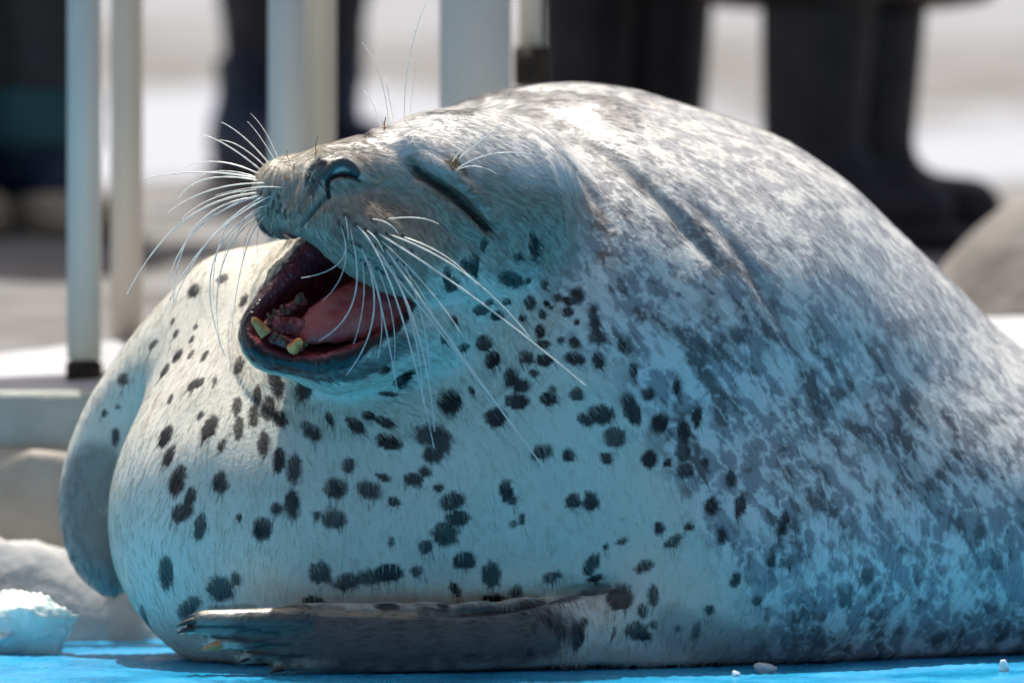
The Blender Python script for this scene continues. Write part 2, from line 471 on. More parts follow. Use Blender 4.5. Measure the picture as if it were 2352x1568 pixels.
# fence behind the wall
fence = tag(empty('fence', (0, 0.6, 0.25)), 'pale painted steel fence of paired square posts above the snow', 'fence')
def post(px0, px1, d, z0, mat, parent=fence, ztop=0.97, depth=None, rot=0):
    a, b = W(px0, 0, d), W(px1, 0, d)
    w = b[0] - a[0]; dd = depth or w
    o = link('post', bevel_box('post', -w / 2, w / 2, -dd / 2, dd / 2, z0, ztop, 0.003), mat, parent)
    o.location.x = (a[0] + b[0]) / 2; o.location.y = a[1]
    o.matrix_parent_inverse = parent.matrix_basis.inverted()
    return o, a, b
D1, D2 = 1500, 2100
p1, a1, b1 = post(157, 230, D1, 0.262, M['post'])
xm = (a1[0] + b1[0]) / 2; hw = (b1[0] - a1[0]) / 2
foot = link('rusty_foot', bevel_box('rusty_foot', xm - hw - .001, xm + hw + .001, a1[1] - hw - .001, a1[1] + hw + .001, 0.236, 0.2635, 0.002), M['rust'], p1)
post(257, 326, D2, 0.24, M['post_beige'])
post(617, 700, D1, 0.236, M['post'])
post(700, 771, D1 + 260, 0.236, M['post_beige'])
post(1010, 1174, D1, 0.236, M['post'], depth=0.03)
post(1192, 1246, D2, 0.236, M['post_beige'])
br = W(1218, 152, D2 - 110)
link('bracket', bevel_box('bracket', br[0] - .017, br[0] + .017, br[1] - .012, br[1] + .03, br[2] - .02, br[2] + .02, .002), M['rust'], fence)
for d_ in (D1, D2):
    link('top_rail', bevel_box('top_rail', -2.4, 2.4, d_ * UNIT - .02, d_ * UNIT + .02, 0.97, 1.01, .004), M['post'], fence)
link('cross_tie', bevel_box('cross_tie', -2.4, -2.36, D1 * UNIT, D2 * UNIT, 0.975, 1.005, .003), M['post'], fence)
link('cross_tie', bevel_box('cross_tie', 2.36, 2.4, D1 * UNIT, D2 * UNIT, 0.975, 1.005, .003), M['post'], fence)

# visitors behind the fence
def sd_mesh(name, fn, lo, hi, h, mat, parent):
    V, Q = mesh_sdf(fn, lo, hi, h)
    V = project(fn, V, h * .3, 1, h)
    return link(name, mesh_np(name, V, Q), mat, parent)

def person(px, d, face, label, mats, stance=0.11, boot_h=0.30, boot_r=0.058, hem=0.62, fold=None, lead=0.0, leg_r=.068, st=.034):
    y = d * UNIT; x = W(px, 0, d)[0]
    z = float(ground_z(np.array([x]), np.array([y]))[0]) - 0.012
    root = tag(empty('person', (x, y, z)), label, 'person', 'visitors standing behind the fence')
    f = np.array((math.cos(face), math.sin(face), 0)); r = np.array((-f[1], f[0], 0)) * -1
    O = np.array((x, y, z))
    def at(a, b, c): return (O + f * a + r * b + np.array((0, 0, c))).astype(np.float32)
    feet = [at(lead, -stance, 0), at(-lead, stance, 0)]
    for ft in feet:
        def fb(P, ft=ft):
            g = lambda a, c: ft + f * a + np.array((0, 0, c))
            dd = d_cone(P, g(0, boot_h), g(-.01, .10), boot_r + .006, boot_r - .006)
            dd = smin(dd, d_cone(P, g(-.02, .065), g(.13, .055), .052, .046), .05)
            dd = smin(dd, d_cone(P, g(-.045, .05), g(-.03, .09), .046, .046), .03)
            dd = smax(dd, P[:, 2] - (z + boot_h), .012)
            return smax(dd, z + st - .006 - P[:, 2], .006)
        def fs(P, ft=ft):
            g = lambda a, c: ft + f * a + np.array((0, 0, c))
            dd = smin(d_cone(P, g(-.05, .02), g(.0, .02), .052 + st * .2, .046 + st * .2), d_cone(P, g(.0, .02), g(.135, .02), .046 + st * .2, .053 + st * .2), .03)
            return smax(smax(dd, P[:, 2] - z - st, .006), z - P[:, 2], .006)
        lo = ft - np.array((.24, .24, .02)); hi = ft + np.array((.24, .24, boot_h + .05))
        b = sd_mesh('boot', fb, lo, hi, .010, M[mats[0]], root)
        s = sd_mesh('sole', fs, lo, ft + np.array((.24, .24, .08)), .010, M[mats[1]], b)
        if fold:
            def fc(P, ft=ft):
                dd = d_cone(P, ft + np.array((0, 0, boot_h - .05)), ft + np.array((0, 0, boot_h + .02)), boot_r + .014, boot_r + .016)
                return smax(smax(dd, P[:, 2] - z - boot_h - .03, .015), z + boot_h - .055 - P[:, 2], .015)
            c = sd_mesh('cuff', fc, ft + np.array((-.14, -.14, boot_h - .14)), ft + np.array((.14, .14, boot_h + .12)), .010, M[fold], b)
    def ftr(P):
        dd = 9
        for ft, sgn in zip(feet, (-1, 1)):
            hip = at(0, sgn * .085, .84); knee = (ft + hip) / 2 + f * .03
            dl = smin(d_cone(P, ft + np.array((0, 0, boot_h - .03), np.float32), knee, min(boot_r - .006, leg_r), leg_r), d_cone(P, knee, hip, leg_r, leg_r + .02), .03)
            dd = dl if isinstance(dd, int) else smin(dd, dl, .02)
        dd = dd + (fbm(P * np.array((14, 14, 26)), 2, 3) - .5) * .016
        return smax(dd, z + boot_h - .02 - P[:, 2], .01)
    sd_mesh('trousers', ftr, O - np.array((.35, .35, -.1)), O + np.array((.35, .35, 1.0)), .016, M[mats[2]], root)
    def fco(P):
        dd = d_ell(P, at(0, 0, 1.15), (.20, .20, .36))
        dd = smin(dd, d_cone(P, at(0, 0, hem), at(0, 0, 1.0), .20, .17), .06)
        for sg in (-1, 1):
            dd = smin(dd, d_cone(P, at(0, sg * .20, 1.38), at(.02, sg * .26, 1.10), .062, .055), .04)
            dd = smin(dd, d_cone(P, at(.02, sg * .26, 1.10), at(.10, sg * .24, .88), .055, .045), .02)
        return smax(dd, z + hem - P[:, 2], .015)
    sd_mesh('coat', fco, O + np.array((-.42, -.42, hem - .1)), O + np.array((.42, .42, 1.62)), .02, M[mats[3]], root)
    def fsk(P):
        dd = d_ell(P, at(.02, 0, 1.62), (.078, .078, .108))
        dd = smin(dd, d_cone(P, at(0, 0, 1.42), at(.005, 0, 1.56), .058, .055), .02)
        dd = smin(dd, d_ell(P, at(.10, 0, 1.605), (.02, .016, .022)), .015)
        for sg in (-1, 1):
            dd = smin(dd, d_ell(P, at(.0, sg * .078, 1.62), (.018, .012, .03)), .008)
        return dd
    sd_mesh('head', fsk, O + np.array((-.2, -.2, 1.32)), O + np.array((.2, .2, 1.80)), .014, M['skin'], root)
    for sg in (-1, 1):
        h0 = at(.10, sg * .24, .88); h1 = at(.13, sg * .235, .80)
        def fhd(P):
            dd = d_cone(P, h0, h1, .030, .032)
            for k in range(4):
                dd = smin(dd, d_cone(P, h1 + f * (.026 - .017 * k), h1 + f * (.03 - .017 * k) + np.array((0, 0, -.075 + .006 * abs(k - 1.4))), .0095, .008), .006)
            return smin(dd, d_cone(P, h0 + f * .028 + np.array((0, 0, -.03)), h1 + f * .052 + np.array((0, 0, -.02)), .011, .009), .008)
        sd_mesh('hand', fhd, h1 - np.array((.1, .1, .12)), h1 + np.array((.1, .1, .14)), .006, M['skin'], root)
    def fh(P):
        return smax(d_ell(P, at(-.005, 0, 1.64), (.092, .092, .105)), (P - at(.045, 0, 1.63)) @ f.astype(np.float32), .02)
    sd_mesh('hair', fh, O + np.array((-.16, -.16, 1.45)), O + np.array((.16, .16, 1.80)), .014, M['black_boot'], root)
    return root
person(-50, 5750, math.radians(-62), 'person in navy boots with teal cuffs and thick pale soles', ('navy', 'sole', 'trousers', 'trousers'), stance=.075, boot_h=.17, boot_r=.085, fold='teal', leg_r=.085, st=.055)
person(668, 7800, math.radians(-60), 'person in grey trousers and plain navy boots without cuffs, between two posts', ('navy', 'black_boot', 'trousers', 'trousers'), stance=.06, boot_h=.20)
person(1440, 6000, math.radians(-60), 'person in black boots and black coat standing right behind the seal back', ('black_boot', 'black_boot', 'black_boot', 'black_boot'), stance=.06, boot_h=.34, boot_r=.064, hem=.38)
person(1940, 5200, math.radians(-8), 'person in tall black boots and brown coat with a toe beside the boulder', ('black_boot', 'black_boot', 'black_boot', 'coat'), stance=.05, boot_h=.33, boot_r=.070, hem=.33, lead=.03)

# ------------------------------------------------------------------ the seal: body as one distance field
MOUTH = np.array([(664, 548), (700, 562), (745, 598), (795, 640), (860, 672), (938, 693), (915, 738), (850, 775), (765, 800), (690, 806),
                  (632, 790), (592, 757), (584, 735), (606, 692), (636, 645), (652, 596)], float)
MO = W(760, 690, -220)                       # a point in the plane of the lips
MA = np.array((0.42, 0.86, 0.22)); MA /= np.linalg.norm(MA)   # the throat's direction
MPOLY = np.array([(W(x, y, -220)[0], W(x, y, -220)[2]) for x, y in MOUTH], np.float32)

def d_poly(x, z, poly):
    d = np.full(x.shape, 1e9, np.float32); ins = np.zeros(x.shape, bool)
    n = len(poly)
    for i in range(n):
        ax_, az = poly[i]; bx, bz = poly[(i + 1) % n]
        ex, ez = bx - ax_, bz - az
        wx, wz = x - ax_, z - az
        t = np.clip((wx * ex + wz * ez) / (ex * ex + ez * ez), 0, 1)
        d = np.minimum(d, (wx - ex * t) ** 2 + (wz - ez * t) ** 2)
        c = ((az <= z) != (bz <= z)) & (x < ex * (z - az) / (ez if ez != 0 else 1e-9) + ax_)
        ins ^= c
    return np.where(ins, -np.sqrt(d), np.sqrt(d))

def mouth_sd(P):
    t = (P[:, 1] - MO[1]) / MA[1]
    x = P[:, 0] - MA[0] * t; z = P[:, 2] - MA[2] * t
    d2 = d_poly(x, z, MPOLY)
    taper = np.maximum(t, 0) * 0.16
    return smax((d2 + taper) * 0.8, t - 0.085, 0.03)

HEAD_C = W(880, 570, -80).astype(np.float32)
HEAD_R = 0.205

def d_rc(P, a, b, r1, r2):
    """exact round cone"""
    a = np.asarray(a, np.float32); b = np.asarray(b, np.float32)
    ba = b - a; l2 = float(ba @ ba); rr = r1 - r2; a2 = l2 - rr * rr; il2 = 1.0 / l2
    pa = P - a; y = pa @ ba; z = y - l2
    q = pa * l2 - y[:, None] * ba
    x2 = (q * q).sum(1); y2 = y * y * l2; z2 = z * z * l2
    k = np.sign(rr) * rr * rr * x2
    c1 = np.sign(z) * a2 * z2 > k
    c2 = np.sign(y) * a2 * y2 < k
    return np.where(c1, np.sqrt(x2 + z2) * il2 - r2, np.where(c2, np.sqrt(x2 + y2) * il2 - r1,
                    (np.sqrt(x2 * a2 * il2) + y * rr) * il2 - r1))

def body_sdf(P):
    d = d_rc(P, W(1290, 862, 560), W(1510, 906, 620), S(672, 560), S(628, 620))             # trunk
    d = smin(d, d_rc(P, W(1510, 906, 620), W(1790, 1046, 720), S(628, 620), S(530, 720)), 0.04)
    d = smin(d, d_rc(P, W(1790, 1046, 720), W(2190, 1262, 900), S(532, 720), S(420, 900)), 0.05)
    d = smin(d, d_rc(P, W(2190, 1262, 900), W(3100, 1470, 1500), S(420, 900), S(190, 1500)), 0.06)
    d = smin(d, d_rc(P, W(642, 1182, 210), W(1180, 1000, 380), S(394, 210), S(500, 380)), 0.05)   # chest
    d = smin(d, d_rc(P, W(900, 1260, 150), W(1650, 1290, 240), S(265, 150), S(285, 240)), 0.10)   # belly on the deck
    d = smin(d, d_rc(P, W(1650, 1290, 240), W(2300, 1260, 560), S(285, 240), S(300, 560)), 0.10)
    d = smin(d, d_rc(P, W(1080, 520, 130), W(900, 900, 230), S(230, 130), S(330, 230)), 0.05)    # neck and throat
    d = smin(d, d_rc(P, W(760, 740, 250), W(620, 900, 260), S(180, 250), S(212, 260)), 0.06)     # far shoulder
    return d

def d_line(P, pts):
    """distance to a polyline and position along it (0..1)"""
    best = np.full(len(P), 1e9, np.float32); tt = np.zeros(len(P), np.float32); n = len(pts) - 1
    for i in range(n):
        a, b = pts[i], pts[i + 1]; ab = b - a
        t = np.clip((P - a) @ ab / max(float(ab @ ab), 1e-12), 0, 1)
        q = P - a - t[:, None] * ab; d = (q * q).sum(1)
        m = d < best; best[m] = d[m]; tt[m] = (i + t[m]) / n
    return np.sqrt(best), tt

RIDGES = []
def head_sdf(P):
    d = d_ell(P, W(1085, 468, 0), (S(225), S(205), S(207)))
    d = smin(d, d_rc(P, W(1140, 520, 60), W(1250, 640, 150), S(215), S(235)), 0.04)            # neck
    d = smin(d, d_rc(P, W(985, 435, -70), W(765, 432, -195), S(160), S(98)), 0.035)             # bridge
    d = smin(d, d_ell(P, W(672, 442, -150), (S(90), S(80), S(84))), 0.016)                      # far whisker pad
    d = smin(d, d_rc(P, W(636, 503, -140), W(690, 500, -190), S(38), S(48)), 0.014)             # far lip tip
    ax = basis((0.84, 0.12, -0.50), (0.35, -0.75, 0.5))
    d = smin(d, d_ell(P, W(842, 545, -235), (S(150), S(88), S(92)), ax), 0.016)                 # near whisker pad
    d = smin(d, d_ell(P, W(735, 480, -225), (S(62), S(60), S(62))), 0.016)                      # lip under nose
    d = smin(d, d_ell(P, W(772, 402, -262), (S(62), S(40), S(46))), 0.010)                      # nose
    d = smin(d, d_rc(P, W(960, 600, -150), W(1090, 640, 0), S(118), S(150)), 0.03)              # cheek
    d = smin(d, d_ell(P, W(992, 502, -186), (S(125), S(60), S(60)), basis((0.78, 0, -0.62), (0, -1, 0))), 0.010)  # fold below the eye
    d = smin(d, d_ell(P, W(1026, 392, -182), (S(130), S(52), S(50)), basis((0.82, 0.2, -0.54), (0, -1, 0))), 0.012)  # brow
    for pts, r, k in RIDGES:
        mm = (P > pts.min(0) - .03).all(1) & (P < pts.max(0) + .03).all(1)
        if mm.any():
            l, t = d_line(P[mm], pts)
            d[mm] = smin(d[mm], l - r * (.55 + .45 * np.sin(t * math.pi)), k)
    return d

def jaw_sdf(P):
    d = d_rc(P, W(640, 772, -205), W(780, 800, -215), S(76), S(84))
    d = smin(d, d_rc(P, W(780, 800, -215), W(985, 745, -110), S(84), S(105)), 0.02)
    d = smin(d, d_rc(P, W(640, 760, -190), W(655, 680, -110), S(76), S(62)), 0.02)
    d = smin(d, d_rc(P, W(655, 680, -110), W(745, 570, -30), S(62), S(80)), 0.02)
    d = smin(d, d_rc(P, W(760, 790, -120), W(1000, 760, 60), S(95), S(150)), 0.03)
    return d

def catmull(pts, n):
    pts = np.asarray(pts, float); out = []
    p = np.vstack([2 * pts[0] - pts[1], pts, 2 * pts[-1] - pts[-2]])
    for i in range(1, len(p) - 2):
        for t in np.linspace(0, 1, n, endpoint=False):
            out.append(0.5 * (2 * p[i] + (p[i + 1] - p[i - 1]) * t + (2 * p[i - 1] - 5 * p[i] + 4 * p[i + 1] - p[i + 2]) * t * t + (3 * p[i] - p[i - 1] - 3 * p[i + 1] + p[i + 2]) * t ** 3))
    out.append(pts[-1])
    return np.array(out)

FARP = catmull([(545, 730, 380, 145, .95), (415, 842, 410, 120, .9), (306, 960, 420, 102, .75), (244, 1080, 410, 90, .65), (224, 1170, 390, 79, .6), (231, 1260, 360, 66, .6), (254, 1325, 340, 38, .7)], 3)
NEARP = catmull([(1500, 1450, -40, 105, 1.), (1200, 1462, -190, 84, .75), (900, 1470, -262, 77, .65), (740, 1468, -284, 74, .6), (650, 1458, -294, 56, .55)], 3)
DIGITS = [((700, 1425), (468, 1424), 32, 23), ((720, 1450), (436, 1443), 26, 14), ((720, 1470), (490, 1474), 26, 14), ((720, 1490), (565, 1508), 24, 14), ((740, 1512), (640, 1532), 24, 12)]

def flipper_sdf(P):
    d1 = np.full(len(P), 1.0, np.float32)
    m = P[:, 0] < -0.14
    if m.any():
        d1[m] = d_flat(P[m], [W(*p[:3]) for p in FARP], [S(p[3], p[2]) for p in FARP], [(0.3, -1, 0.3)] * len(FARP), [p[4] for p in FARP])
    d2 = np.full(len(P), 1.0, np.float32)
    m = (P[:, 1] < 0.13) & (P[:, 2] < 0.17)
    if m.any():
        Q = P[m]
        dn = d_flat(Q, [W(*p[:3]) for p in NEARP], [S(p[3], p[2]) for p in NEARP], [(0.05, -1, 0.22)] * len(NEARP), [p[4] for p in NEARP])
        dg = None
        for (a, b, ra, rb) in DIGITS:
            q = d_rc(Q, W(a[0], a[1], -312), W(b[0], b[1], -322), S(ra), S(rb))
            dg = q if dg is None else smin(dg, q, 0.0022)
        d2[m] = smin(dn, dg, 0.006)
    return d1, d2

def seal_sdf(P):
    P = np.asarray(P, np.float32)
    d = body_sdf(P)
    d1, d2 = flipper_sdf(P)
    far = smin(d, d1, 0.003); soft = smin(d, d1, 0.06)
    up = sstep(W(0, 980)[2], W(0, 820)[2], P[:, 2])
    d = far * (1 - up) + soft * up
    near = smin(d, d2, 0.003); soft = smin(d, d2, 0.06)
    up = sstep(W(1360, 0)[0], W(1480, 0)[0], P[:, 0])
    d = near * (1 - up) + soft * up
    m = ((P - HEAD_C) ** 2).sum(1) < HEAD_R ** 2
    if m.any():
        Q = P[m]
        hj = smin(head_sdf(Q), jaw_sdf(Q), 0.012)
        dd = smin(d[m], hj, 0.014)
        dd = smax(dd, -mouth_sd(Q), 0.010)
        for line, rr, k in SLITS:
            mm = (Q > line.min(0) - .02).all(1) & (Q < line.max(0) + .02).all(1)
            if mm.any():
                l, t = d_line(Q[mm], line)
                dd[mm] = smax(dd[mm], -(l - np.interp(t, np.linspace(0, 1, len(rr)), rr)), k)
        d[m] = dd
    return smax(d, 0.001 - P[:, 2], 0.006)

# eye folds and nostrils cut into the head: lines laid on the uncut surface
SLITS = []
def surf(px, py):
    """first point of the head on the line from the lens through a layout position"""
    o = np.array((0, -CAM_D, CAM_H)); dr = W(px, py, 0) - o; dr /= np.linalg.norm(dr)
    t = np.linspace(CAM_D - .22, CAM_D + .25, 420)
    P = (o + dr * t[:, None]).astype(np.float32)
    d = smin(head_sdf(P), body_sdf(P), .014)
    i = int(np.argmax(d < 0)) if (d < 0).any() else int(np.argmin(d))
    return P[i]
def on_head(pts, sink):
    q = np.array([surf(*p) for p in catmull(pts, 4)], np.float32); q[:, 1] += S(sink); return q
_rd = [(on_head([(750, 402), (766, 380), (790, 372), (808, 382), (820, 398)], 3), S(13), .004),        # rim of the near nostril
       (on_head([(738, 374), (728, 402), (714, 436)], 4), S(12), .005),                                # between the nostrils
       (on_head([(968, 422), (1010, 456), (1058, 500), (1108, 540)], 6), S(17), .007),                 # lower lid
       (on_head([(968, 372), (1020, 402), (1075, 446), (1128, 500)], 8), S(19), .009)]                 # upper lid
RIDGES.extend(_rd)
for pts, rr, k, sink in [
    ([(944, 374), (968, 404), (1002, 421), (1044, 450), (1086, 490), (1118, 530)], (1, 5, 7, 10, 9, 2), .006, 1),
    ([(770, 303), (792, 298), (815, 303), (836, 316)], (2, 5, 6, 3), .004, 0),
    ([(756, 452), (752, 430), (756, 412), (772, 401), (794, 399), (817, 405)], (2, 3, 5, 9, 9, 3), .0022, -3),
    ([(704, 420), (710, 402), (722, 384)], (2, 5, 3), .003, 1)]:
    ln_ = on_head(pts, sink)
    SLITS.append((ln_, np.array(rr) * S(1), k))

V, Q = mesh_sdf(seal_sdf, (-0.42, -0.24, -0.012), (1.10, 0.90, 0.56), 0.005)
V, Q = subdivide_quads(V, Q)
V = project(seal_sdf, V, 0.0012, 1)

# finer faces on the head, with every edge split once more
me0 = mesh_np('coarse', V, Q)
bm = bmesh.new(); bm.from_mesh(me0); bpy.data.meshes.remove(me0)
fc = Vector(W(850, 560, -150))
for rad, yl in ((0.165, 0.02), (0.125, -0.005)):
    bm.edges.ensure_lookup_table()
    vco = np.array([v.co for v in bm.verts], np.float32); bm.verts.index_update()
    ok = (((vco - np.array(fc, np.float32)) ** 2).sum(1) < rad * rad) & (vco[:, 1] < yl)
    ed = [e for e in bm.edges if ok[e.verts[0].index] and ok[e.verts[1].index]]
    bmesh.ops.subdivide_edges(bm, edges=ed, cuts=1, use_grid_fill=True)
me_body = bm_mesh('body', bm)
nv = len(me_body.vertices)
V = np.zeros(nv * 3, np.float32); me_body.vertices.foreach_get('co', V); V = V.reshape(-1, 3)
near_face = ((V - np.array(fc, np.float32)) ** 2).sum(1) < 0.17 ** 2
V[near_face] = project(seal_sdf, V[near_face], 0.0007, 1, .0015)
me_body.vertices.foreach_set('co', V.ravel()); me_body.update()

CAMP = Vector((0, -CAM_D, CAM_H))
def make_bvh():
    vs = [Vector(v) for v in V]
    return BVHTree.FromPolygons(vs, [tuple(p.vertices) for p in me_body.polygons])
bvh = make_bvh()
def hit(px, py):
    """the point of the coat that a layout position falls on"""
    d = (Vector(W(px, py, 0)) - CAMP).normalized()
    r = bvh.ray_cast(CAMP, d)
    if r[0] is None:
        r = bvh.find_nearest(Vector(W(px, py, -100)))
    return np.array(r[0], np.float32), np.array(r[1], np.float32)

def normals():
    n = np.zeros(nv * 3, np.float32); me_body.vertices.foreach_get('normal', n)
    return n.reshape(-1, 3)

# folds and creases pressed into the surface: layout points, depth, width (units), ends tapered
CREASES = [
    ([(935, 370), (972, 404), (1004, 424), (1042, 452), (1082, 488), (1125, 530)], 9, 24, 1),       # closed near eye
    ([(960, 352), (1000, 372), (1040, 400), (1085, 450), (1130, 490)], -6, 22, 1),
    ([(945, 405), (985, 440), (1040, 492), (1095, 530)], -7, 20, 1),
    ([(768, 304), (790, 299), (815, 303), (838, 318)], 5, 12, 1),                        # closed far eye
    ([(800, 288), (840, 283), (880, 300)], -4, 16, 1),
    ([(835, 318), (870, 335), (915, 350)], 4, 12, 1),
    ([(757, 450), (748, 470), (742, 480)], 5, 7, 1),   # near nostril
        ([(704, 418), (700, 440)], 4, 7, 1),                                     # far nostril
    ([(756, 448), (738, 466), (715, 492), (692, 520)], 8, 8, 1),                         # philtrum
    ([(726, 392), (716, 420), (700, 450), (690, 490)], 9, 9, 1),
    ([(1000, 385), (1050, 425), (1100, 470), (1140, 500)], 4, 9, 1),
    ([(1010, 510), (1050, 545), (1085, 570)], 4, 9, 1),
    ([(690, 400), (676, 425), (668, 455), (672, 485)], 7, 9, 1),
    ([(640, 505), (672, 500), (700, 505)], 3, 10, 1),
    ([(845, 440), (880, 425), (915, 440)], 3, 14, 1),
    ([(1130, 268), (1230, 300), (1310, 372), (1360, 450), (1400, 520)], 12, 16, 1),       # nape
    ([(1180, 300), (1260, 345), (1330, 440)], -4, 45, 1),
    ([(1300, 300), (1420, 380), (1540, 490), (1640, 610)], 14, 22, 1),
    ([(1560, 440), (1660, 540), (1740, 650), (1800, 760)], 11, 20, 1),
    ([(1400, 320), (1520, 420), (1640, 540), (1730, 680)], -9, 70, 1),
    ([(1240, 330), (1350, 420), (1450, 520), (1520, 640)], -8, 60, 1),
    ([(1010, 1404), (1120, 1396), (1210, 1382), (1300, 1362), (1405, 1341)], 26, 13, 1),        # fold above the flipper
    ([(1060, 1366), (1200, 1346), (1380, 1308)], -11, 34, 1),
    ([(1222, 535), (1228, 560), (1226, 590)], 10, 8, 1),                                 # ear opening
    ([(1214, 540), (1218, 565), (1214, 592)], -5, 8, 1),
    ([(590, 790), (612, 815), (622, 836)], 4, 7, 1),                                     # cleft of the chin
    ([(700, 560), (745, 596), (795, 638), (860, 668)], -3, 12, 1),                       # rim of the upper lip
]
dn = np.zeros(nv, np.float32)
for pts, dep, wid, tap in CREASES:
    P3 = [hit(*p)[0] for p in catmull(pts, 4)]
    P3 = np.array(P3, np.float32); mg = S(wid) * 2.4
    idx = np.nonzero((V > P3.min(0) - mg).all(1) & (V < P3.max(0) + mg).all(1))[0]
    dist, t = d_line(V[idx], P3)
    tp = np.sin(np.clip(t, 0.02, .98) * math.pi) ** 0.5
    dn[idx] -= S(dep) * np.exp(-(dist / S(wid)) ** 2) * tp
# small unevenness of flesh and hide
Vn = normals()
dn += (fbm(V / S(60), 3, 61) - .5) * S(4) * near_face + (fbm(V / S(230), 2, 62) - .5) * S(16) * (~near_face)
V = V + Vn * dn[:, None]
V[:, 2] = np.maximum(V[:, 2], 0.0006)
me_body.vertices.foreach_set('co', V.ravel()); me_body.update()
Vn = normals()
bvh = make_bvh()

# ------------------------------------------------------------------ the coat's colours
SPOTS = [  # x, y, half width, half height, tilt (degrees, clockwise)
 (396,738,6,6,0),(449,751,7,6,0),(404,767,8,9,0),(352,791,14,9,0),(407,818,18,10,120),(378,851,17,10,115),(283,870,13,13,0),(438,814,12,7,115),(470,817,13,6,115),
 (270,934,6,6,0),(241,948,6,9,0),(266,1003,9,17,0),(391,916,13,6,105),(444,883,17,9,125),(460,879,14,6,120),(548,839,19,10,100),(493,875,13,4,95),(632,879,37,15,72),
 (698,890,18,27,0),(590,908,9,22,0),(545,934,11,20,0),(548,981,11,26,0),(583,956,12,27,0),(616,937,17,25,0),(643,961,22,16,55),(460,954,11,7,110),(482,980,29,15,110),
 (380,1002,26,13,115),(510,1022,9,16,10),(387,1047,27,12,112),(605,1018,15,28,0),(715,992,28,17,45),(757,961,16,9,60),(817,976,25,13,40),(847,954,17,10,15),(885,970,22,11,25),
 (892,1014,30,16,20),(407,1104,36,17,112),(506,1108,18,24,0),(640,1055,13,26,0),(675,1078,17,34,0),(801,1069,16,17,0),(770,1121,26,22,20),(847,1124,31,20,20),(880,1095,18,9,20),
 (905,1152,15,9,30),(418,1176,26,19,-30),(437,1139,13,21,20),(460,1209,29,12,102),(550,1187,6,9,0),(601,1216,22,25,0),(636,1168,14,15,0),(671,1157,17,36,0),(726,1185,9,12,0),
 (766,1190,29,22,10),(898,1243,7,12,0),(1066,611,10,20,0),(1026,633,10,20,0),(1088,607,12,25,0),(1037,655,18,16,0),(1172,640,28,18,30),(1105,711,18,13,10),(1141,724,15,12,0),
 (1043,735,8,13,-20),(1125,693,9,7,0),(1163,693,9,8,0),(1217,695,14,17,0),(1255,697,7,8,0),(1266,706,5,5,0),(1281,684,11,10,0),(1306,691,17,9,10),(1325,677,15,18,0),(1249,653,9,13,0),
 (1213,644,7,8,0),(1200,730,9,9,0),(1246,722,8,11,0),(1240,761,11,17,0),(1304,715,12,12,0),(1325,739,8,9,0),(1367,746,12,48,-10),(1374,776,25,16,0),(1288,781,9,9,0),(1319,788,11,14,0),
 (1110,787,17,17,0),(1130,827,15,19,20),(1063,798,15,10,0),(1019,779,9,12,0),(1209,820,18,15,0),(1249,827,20,13,0),(1248,790,14,10,0),(1319,823,27,14,10),(1374,827,12,17,0),(1427,794,8,14,0),
 (1173,867,16,24,0),(1196,886,20,17,0),(1187,922,24,17,0),(1227,856,11,9,0),(1260,915,18,16,0),(1268,893,8,10,0),(1325,906,15,15,0),(1032,922,29,27,0),(1083,896,5,10,-30),(1381,953,29,22,10),
 (1345,964,20,13,30),(1411,1003,22,23,0),(1451,940,37,18,65),(1517,970,19,22,0),(1140,959,23,22,0),(989,999,38,27,0),(1015,1014,24,28,0),(995,1043,25,18,0),(1246,1039,26,17,-20),(1304,1045,14,14,0),
 (1394,1052,14,14,0),(1491,1054,16,20,0),(1533,1063,11,10,0),(1572,995,15,25,0),(1570,1032,16,30,0),(1575,1080,20,20,0),(1619,1061,9,10,0),(949,1101,20,16,0),(975,1083,16,12,0),(1008,1120,12,9,0),
 (927,867,26,14,-50),(883,852,14,9,-20),(890,904,20,6,5),(1037,1152,29,20,-10),(1052,1190,24,17,0),(1022,1225,31,25,0),(978,1256,16,15,0),(1066,1287,26,20,0),(1129,1320,22,28,0),(1044,1353,17,11,60),
 (894,1317,31,19,0),(956,1311,13,13,0),(1162,1126,14,24,0),(1176,1148,16,12,0),(1198,1192,9,13,0),(1180,1203,10,8,0),(1317,1150,17,17,0),(1357,1150,19,21,0),(1513,1214,13,14,0),(1546,1243,22,11,-35),
 (1583,1210,12,10,0),(1634,1163,15,22,0),(1359,1295,25,14,-60),(1368,1328,18,9,-20),(1480,1300,23,12,-25),(1268,1324,24,11,-20),(1422,1373,28,27,0),(1500,1366,13,22,0),(1475,1403,12,18,0),
 (1462,1447,22,20,0),(1502,1434,10,11,0),(1484,1461,13,10,0),(1557,1443,10,9,0),(1599,1449,12,21,15),(1325,1456,17,30,0),(1341,1430,9,13,0),(1286,1445,18,10,60),(1228,1441,6,14,0),(1257,1423,20,9,30),
 (1411,1450,5,13,0),(1217,1500,8,10,0),(1184,1357,15,14,0),(1132,1375,25,10,0),(1019,1390,14,10,0),(890,1392,28,10,0),(1392,1256,5,8,0),(1429,1243,14,7,-30),(1658,1228,12,20,0),
 (735,1315,25,25,0),(800,1335,40,19,-15),(850,1325,38,18,-5),(720,1383,24,14,0),(380,1315,17,34,10),(505,1352,30,28,-20),(542,1330,13,14,0),(432,1395,32,17,-50),(330,1415,14,26,0),
 (445,668,18,12,-40),(440,780,7,6,0),(510,640,14,9,-40),(560,690,9,16,20),(1455,850,9,16,0),(1490,905,12,14,0),(1555,890,9,16,0),(1600,960,12,20,0),(1700,1160,14,26,10),(1680,1100,14,20,0),
 (1770,1290,12,16,20),(1690,1330,13,17,10),(1740,1380,13,10,-20),(1630,1400,10,12,0),(1800,1200,12,24,20),(1230,560,10,14,0),(1190,590,12,10,0),(1110,560,8,16,10),
]
sp = []
